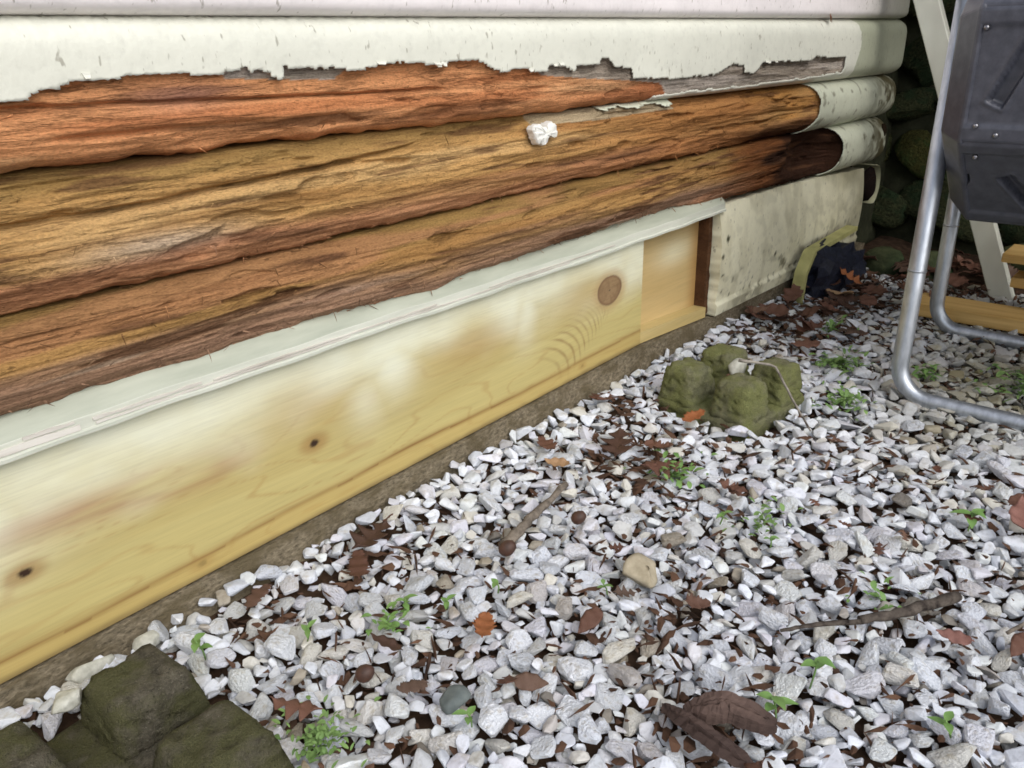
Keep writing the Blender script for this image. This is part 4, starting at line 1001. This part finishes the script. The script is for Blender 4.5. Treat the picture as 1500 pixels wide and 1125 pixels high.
# ================================================================== STICKS, BARK, NUTS
def stick(pts, r0, r1, label, mat, seed, cat='stick', name='stick', n=14):
    P_ = [Vector(p) for p in pts]; out = []
    rgs = random.Random(seed); segs = len(P_) - 1
    for i in range(n + 1):
        t = i / n * segs; k = min(int(t), segs - 1); out.append(P_[k].lerp(P_[k + 1], t - k) + Vector([rgs.uniform(-1, 1) * r0 * 0.18 for _ in range(3)]))
    rad = [(r0 + (r1 - r0) * i / n) * rgs.uniform(0.86, 1.14) for i in range(n + 1)]
    return tag(link_mesh(name, tube_mesh(out, r0, name, 10, True, rad, 0.14, seed), mat), label, cat)
stick([(0.614, -0.191, 0.022), (0.672, -0.182, 0.029), (0.774, -0.162, 0.026)], 0.0068, 0.0042, 'grey-brown stick lying on the gravel in front of the new board', M_STICK, 1)
stick([(0.832, -0.628, 0.030), (0.775, -0.592, 0.028), (0.735, -0.563, 0.026)], 0.0060, 0.0042, 'dark lichen-flecked stick on the gravel at the lower right', M_DKSTICK, 2)
stick([(0.735, -0.563, 0.026), (0.705, -0.53, 0.024), (0.676, -0.505, 0.022)], 0.0030, 0.0016, 'thin dark twig continuing from the lichen-flecked stick', M_DKSTICK, 3, 'twig', 'twig')
stick([(1.192, -0.196, 0.0835), (1.213, -0.249, 0.081), (1.171, -0.302, 0.046), (1.12, -0.352, 0.030)], 0.0026, 0.0014, 'pale broken twig leaning across the olive deck block', M_TWIG, 4, 'twig', 'twig')
stick([(0.80, -0.68, 0.030), (0.86, -0.70, 0.028), (0.93, -0.74, 0.024)], 0.0020, 0.0014, 'thin brown twig at the right edge of the gravel', M_STICK, 5, 'twig', 'twig')
stick([(1.46, -0.055, 0.02), (1.36, -0.085, 0.03), (1.30, -0.105, 0.028)], 0.0026, 0.0018, 'thin grey twig between the olive deck block and the foundation', M_STICK, 6, 'twig', 'twig')
# bark: two curved plates of torn wood
def bark_plate(name, pts, w0, w1, h, seed, parent):
    P_ = [Vector(p) for p in pts]; n = 26; V = []; F = []; rgb = random.Random(seed); m_ = 11; ridge_ = [rgb.uniform(-1, 1) * 0.0035 for _ in range(m_)]
    for i in range(n + 1):
        t = i / n * (len(P_) - 1); k = min(int(t), len(P_) - 2); c = P_[k].lerp(P_[k + 1], t - k); d = (P_[k + 1] - P_[k]).normalized(); s = Vector((-d.y, d.x, 0)).normalized()
        w = (w0 + (w1 - w0) * i / n) * rgb.uniform(0.94, 1.06) * min(1, 0.12 + 0.16 * min(i, 1.6 * (n - i)))
        for j in range(m_):
            q = j / (m_ - 1) * 2 - 1; V.append(c + s * (q * w) + Vector((rgb.uniform(-1, 1) * 0.0008, rgb.uniform(-1, 1) * 0.0008, h * (1 - abs(q) ** 3) * min(1, 0.3 + 0.1 * min(i, n - i)) + ridge_[j] + rgb.uniform(-1, 1) * 0.0006)))
    for i in range(n):
        for j in range(m_ - 1): a = i * m_ + j; F.append((a, a + 1, a + m_ + 1, a + m_))
    o = link_mesh(name, np_mesh(name, V, F, False), M_BARK, parent); s = o.modifiers.new('thickness', 'SOLIDIFY'); s.thickness = 0.004; return o
bk = empty('bark_piece', (0.52, -0.52, 0.02), 'dark torn piece of bark on the gravel at the bottom edge', 'bark')
bark_plate('bark_plate', [(0.513, -0.490, 0.028), (0.535, -0.517, 0.034), (0.549, -0.556, 0.026)], 0.0125, 0.009, 0.009, 1, bk)
bark_plate('bark_plate', [(0.509, -0.472, 0.024), (0.499, -0.513, 0.029), (0.495, -0.562, 0.024)], 0.005, 0.0085, 0.007, 2, bk)
for (x, y, s, lab) in ((0.606, -0.203, 0.0095, 'brown nut beside the lower end of the grey-brown stick'), (0.711, -0.228, 0.0085, 'dark nut on the gravel right of the grey-brown stick'), (0.366, -0.235, 0.0085, 'brown nut on the gravel near the bottom middle')):
    V = ICO[2][0].copy(); V[:, 2] *= 1.12; V[:, 2] += np.where(V[:, 2] > 0.9, 0.18, 0); V *= s
    o = link_mesh('nut', np_mesh('nut', V, ICO[2][1], True), M_NUT); o.location = (x, y, 0.030); o.rotation_euler = (0.9, 0.4, 0.3); tag(o, lab, 'nut', 'fallen nuts on the gravel')

# ================================================================== LEAVES
def leaf_mesh(kind, seed):
    rgl = random.Random(seed); n, m_ = 30, 7; V = []; F = []
    curl, bend, tw = rgl.uniform(-0.25, 0.55), rgl.uniform(-0.35, 0.35), rgl.uniform(-.4, .4)
    for i in range(n + 1):
        t = i / n
        if kind == 'oak': w = 0.34 * math.sin(math.pi * min(1, t ** 0.85)) ** 0.7 * (0.58 + 0.42 * math.cos(2 * math.pi * (t * 3.6 + 0.1))) + 0.035 * (1 - t)
        elif kind == 'oval': w = 0.25 * math.sin(math.pi * t ** 0.8) ** 0.9
        else: w = 0.30 * math.sin(math.pi * t) ** 0.5 * rgl.uniform(0.55, 1.0)
        if t < 0.1: w = 0.012
        w = max(w, 0.010)
        for j in range(m_):
            q = j / (m_ - 1) * 2 - 1
            sw_ = t + (abs(q) * 0.10 if kind == 'oak' else 0.0)
            V.append((sw_ - 0.5, q * w, bend * (t - .5) ** 2 * 1.4 + curl * (q * w) ** 2 * 3 + tw * q * w * (t - .5) + rgl.uniform(-.006, .006) + 0.03 * abs(q) * math.sin(t * 21)))
    for i in range(n):
        for j in range(m_ - 1): a = i * m_ + j; F.append((a, a + m_, a + m_ + 1, a + 1))
    return np_mesh('leaf', V, F, True)
LM = {k: [leaf_mesh(k, s) for s in range(6)] for k in ('oak', 'oval', 'torn')}
leaf_n = 0
def leaf(x, y, L, kind, mat, rz, label, z=0.030, group=None, tilt=0.25, name='fallen_leaf'):
    global leaf_n
    rgl = random.Random(1000 + leaf_n); me = LM[kind][leaf_n % 6]; leaf_n += 1
    o = bpy.data.objects.new(name, me); COL.objects.link(o)
    if not me.materials: me.materials.append(mat)
    o.material_slots[0].link = 'OBJECT'; o.material_slots[0].material = mat
    L *= 0.86; o.location = (x, y, z); o.scale = (L, L, L); o.rotation_euler = (rgl.uniform(-tilt, tilt), rgl.uniform(-tilt, tilt), rz)
    s = o.modifiers.new('thickness', 'SOLIDIFY'); s.thickness = 0.012
    return tag(o, label, 'leaf', group or 'fallen leaves on the gravel')
leaf(0.486, -0.277, 0.050, 'torn', M_LEAFO, 0.65, 'orange-brown leaf alone on the gravel in the middle foreground')
leaf(0.301, -0.222, 0.052, 'oak', M_LEAFR, 2.2, 'red-brown lobed oak leaf beside the dark deck block')
leaf(0.520, -0.060, 0.075, 'oak', M_LEAF, 0.2, 'dark brown curled leaf at the foot of the foundation', 0.028)
leaf(0.480, -0.088, 0.060, 'torn', M_LEAF, 0.9, 'dark shrivelled leaf just left of the curled one by the foundation', 0.026)
leaf(0.558, -0.046, 0.040, 'torn', M_LEAFR, 1.6, 'small rust leaf standing against the foundation', 0.032, tilt=0.9)
leaf(1.032, -0.040, 0.075, 'oak', M_LEAFR, 0.3, 'rusty leaf against the foundation left of the olive block', 0.03)
leaf(0.905, -0.155, 0.085, 'oak', M_LEAF, 0.5, 'large flat brown oak leaf left of the red oak leaf', 0.028)
leaf(0.886, -0.235, 0.070, 'oak', M_LEAFR, -0.5, 'red-brown oak leaf in front of the olive deck block', 0.030)
leaf(0.935, -0.205, 0.060, 'torn', M_LEAFR, 1.3, 'torn rust leaf between the two oak leaves', 0.030)
leaf(1.481, -0.195, 0.070, 'oval', M_LEAFR, 2.4, 'smooth rust leaf behind the olive deck block', 0.03)
leaf(1.608, -0.235, 0.090, 'oak', M_LEAF, 1.0, 'dark lobed leaf midway between the olive block and the planks', 0.03)
leaf(1.753, -0.050, 0.10, 'torn', M_LEAFR, 0.2, 'rusty leaf heaped against the old white board', 0.035)
leaf(1.905, -0.125, 0.075, 'oak', M_LEAFO, 1.9, 'orange leaf standing beside the dark bundle', 0.05, tilt=0.8)
leaf(1.85, -0.115, 0.11, 'oval', M_LEAFT, 1.0, 'tan curled leaf at the foot of the dark bundle', 0.03)
leaf(1.037, -0.648, 0.085, 'oval', M_LEAFP, 0.3, 'pinkish brown leaf at the right edge of the gravel', 0.032)
leaf(0.764, -0.642, 0.040, 'oval', M_LEAFP, 1.9, 'small pink leaf beside the lichen-flecked stick', 0.030)
leaf(0.372, -0.050, 0.050, 'torn', M_LEAF, 0.4, 'dark brown leaf beside the foundation above the dark block', 0.03)
leaf(0.844, -0.074, 0.060, 'torn', M_LEAFR, 1.1, 'brown leaf leaning on the foundation near the board middle', 0.03)
leaf(1.068, -0.188, 0.055, 'torn', M_LEAFO, 2.9, 'bright orange leaf scrap touching the olive deck block', 0.025)
leaf(1.190, -0.182, 0.032, 'torn', M_LEAFR, 0.4, 'red leaf scrap lying in the slot of the olive deck block', 0.047)
leaf(0.804, -0.124, 0.045, 'oval', M_LEAFT, 1.9, 'tan leaf lying at the tip of the grey-brown stick', 0.032)
leaf(0.110, -0.145, 0.030, 'oak', M_LEAFR, 0.8, 'small red leaf in the middle of the dark deck block', 0.034)
leaf(0.145, -0.195, 0.034, 'torn', M_LEAFR, 2.0, 'reddish leaf scrap at the front of the dark deck block', 0.034)
o = leaf(1.835, -0.034, 0.030, 'oak', M_LEAFO, 1.2, 'tiny orange leaf stuck in the seam between the top white logs', 0.602); o.rotation_euler = (1.3, 0.2, 0.4); o['group'] = 'leaves caught on the wall'
rgl = random.Random(77)
SPOTS = ((1.72, -0.13, .16, .07, 16, 'in front of the old white board'), (2.02, -0.20, .14, .08, 16, 'beside the dark bundle'), (2.28, -0.33, .12, .14, 20, 'among the mossy stones behind the front leg'),
         (1.62, -0.05, .12, .03, 6, 'against the foundation under the old board'), (0.62, -0.45, .12, .12, 5, 'near the square tan stone'), (1.15, -0.50, .25, .10, 6, 'on the gravel before the front leg'),
         (0.95, -0.35, .2, .1, 6, 'on the gravel in front of the olive block'), (0.42, -0.30, .1, .1, 4, 'near the dark grey chip'), (2.25, -0.6, .12, .15, 14, 'behind the yellow planks'), (1.0, -0.62, .25, .1, 5, 'near the pinkish leaf'))
for (cx, cy, sx, sy, n, where) in SPOTS:
    for k in range(n):
        x, y = rgl.gauss(cx, sx * 0.7), min(-0.03, rgl.gauss(cy, sy * 0.7))
        if inside_block(x, y, 0.01): continue
        far = x > 1.4; kind = rgl.choice(('oak', 'oval', 'torn')); mt = rgl.choice((M_LEAF, M_LEAF, M_LEAFR))
        leaf(x, y, rgl.uniform(0.05, 0.10) if far else rgl.uniform(0.022, 0.045), kind, mt, rgl.uniform(0, 6.28),
             {'oak': 'lobed ', 'oval': 'smooth-edged ', 'torn': 'torn '}[kind] + ('brown' if mt is M_LEAF else 'rust') + ' dead leaf ' + where, rgl.uniform(0.022, 0.040), 'leaves littering the shaded corner' if far else 'leaf scraps among the stones', 0.5)

# ================================================================== SEEDLINGS AND WEEDS
def leaf_blade(V, F, base, d, L, w, rise, droop):
    d = Vector(d); s = Vector((-d.y, d.x, 0)); k = len(V); n = 5
    for i in range(n + 1):
        t = i / n; c = Vector(base) + d * (L * t) + Vector((0, 0, rise * t - droop * t * t)); ww = w * math.sin(math.pi * (0.08 + 0.92 * t) ** 0.8) if t < 1 else 0.0003
        V += [c - s * ww + Vector((0, 0, ww * .3)), c, c + s * ww + Vector((0, 0, ww * .3))]
    for i in range(n):
        for j in range(2): a = k + i * 3 + j; F.append((a, a + 3, a + 4, a + 1))
sd_n = 0
def seedling(x, y, h, nl, L, label, name='seedling', mat=M_GREEN, group='green seedlings in the gravel'):
    global sd_n
    rgs = random.Random(300 + sd_n); sd_n += 1
    root = empty(name, (x, y, 0.012), label, 'seedling', group)
    V = []; F = []; tip = Vector((rgs.uniform(-.3, .3) * h, rgs.uniform(-.3, .3) * h, h))
    st = tube_mesh([(0, 0, 0), tip * 0.5 + Vector((0.002, 0, 0)), tip], 0.0009, 'stem', 6); st.materials.append(mat)
    o = bpy.data.objects.new('stem', st); COL.objects.link(o); o.parent = root
    a0 = rgs.uniform(0, 6.28)
    for k in range(nl):
        V = []; F = []; a = a0 + k * 2.4 + rgs.uniform(-.3, .3); b_ = tip * (0.55 + 0.45 * (k + 1) / nl)
        leaf_blade(V, F, b_, (math.cos(a), math.sin(a), 0), L * rgs.uniform(.75, 1.15), L * 0.26, L * rgs.uniform(.1, .6), L * 0.3)
        me = np_mesh('leaf_blade', V, F, True); me.materials.append(mat); o = bpy.data.objects.new('leaf_blade', me); COL.objects.link(o); o.parent = root
    return root
seedling(0.628, -0.556, 0.034, 3, 0.020, 'tallest bright green seedling near the bottom right')
seedling(0.571, -0.549, 0.026, 4, 0.019, 'broad-leaved seedling just above the bark piece')
seedling(1.002, -0.598, 0.024, 4, 0.022, 'green seedling near the right edge beside the pinkish leaf')
seedling(0.647, -0.672, 0.020, 3, 0.015, 'small seedling at the bottom right corner')
seedling(0.289, -0.084, 0.032, 4, 0.017, 'green seedling behind the dark deck block')
seedling(0.395, -0.345, 0.018, 3, 0.014, 'low seedling beside the dark grey chip')
seedling(0.554, -0.235, 0.014, 2, 0.014, 'round-leaved seedling left of the stick')
seedling(0.464, -0.180, 0.020, 4, 0.013, 'yellowish seedling among stones left of the orange-brown leaf')
seedling(0.627, -0.33, 0.014, 3, 0.010, 'tiny seedling beside the square tan stone')
seedling(0.498, -0.212, 0.018, 3, 0.012, 'little seedling between the orange-brown leaf and the stick')
seedling(0.372, -0.136, 0.018, 3, 0.012, 'little seedling near the foundation above the red oak leaf')
seedling(0.831, -0.358, 0.016, 3, 0.013, 'seedling in the middle of the gravel in front of the block')
seedling(0.818, -0.43, 0.016, 3, 0.012, 'small seedling right of the gravel middle')
def weeds(x, y, r, n, label, mat=M_WEED, L=0.010, seed=0):
    V = []; F = []; rgs = random.Random(500 + seed)
    for k in range(n):
        a = rgs.uniform(0, 6.28); q = r * abs(rgs.gauss(0, 0.55)); b_ = (q * math.cos(a), q * math.sin(a) * 0.8, rgs.uniform(0.010, 0.030)); a2 = rgs.uniform(0, 6.28); l = L * rgs.uniform(.6, 1.3)
        leaf_blade(V, F, b_, (math.cos(a2), math.sin(a2), 0), l, l * rgs.uniform(0.16, 0.34), l * rgs.uniform(0.2, 1.0), l * 0.4)
    o = link_mesh('weed_patch', np_mesh('weed_patch', V, F, True), mat); o.location = (x, y, 0); o['kind'] = 'stuff'
    return tag(o, label, 'weeds')
weeds(0.296, -0.258, 0.045, 170, 'patch of tiny green ground cover under the red oak leaf', L=0.007, seed=1)
weeds(0.90, -0.250, 0.055, 60, 'grassy green weeds in front of the olive deck block', M_GREEN, 0.012, 2)
weeds(1.44, -0.275, 0.075, 130, 'green weeds between the olive deck block and the front leg', L=0.013, seed=3)
weeds(1.28, -0.345, 0.055, 110, 'green weeds right of the olive deck block', L=0.012, seed=4)
weeds(1.62, -0.19, 0.05, 50, 'sparse weeds behind the olive deck block', M_GREEN, 0.013, 5)
weeds(1.52, -0.56, 0.10, 160, 'dull green weeds on the gravel under the tumbler', L=0.014, seed=6)
weeds(1.48, -0.41, 0.03, 50, 'green tuft just inside the front tube leg', M_GREEN, 0.014, 7)
weeds(0.86, -0.40, 0.05, 60, 'thin green weeds in the gravel middle', L=0.009, seed=8)
weeds(0.44, -0.185, 0.04, 40, 'thin yellow-green weeds left of the orange-brown leaf', M_GREEN, 0.009, 9)
weeds(0.80, -0.56, 0.05, 30, 'sparse weeds above the lichen-flecked stick', M_GREEN, 0.009, 10)
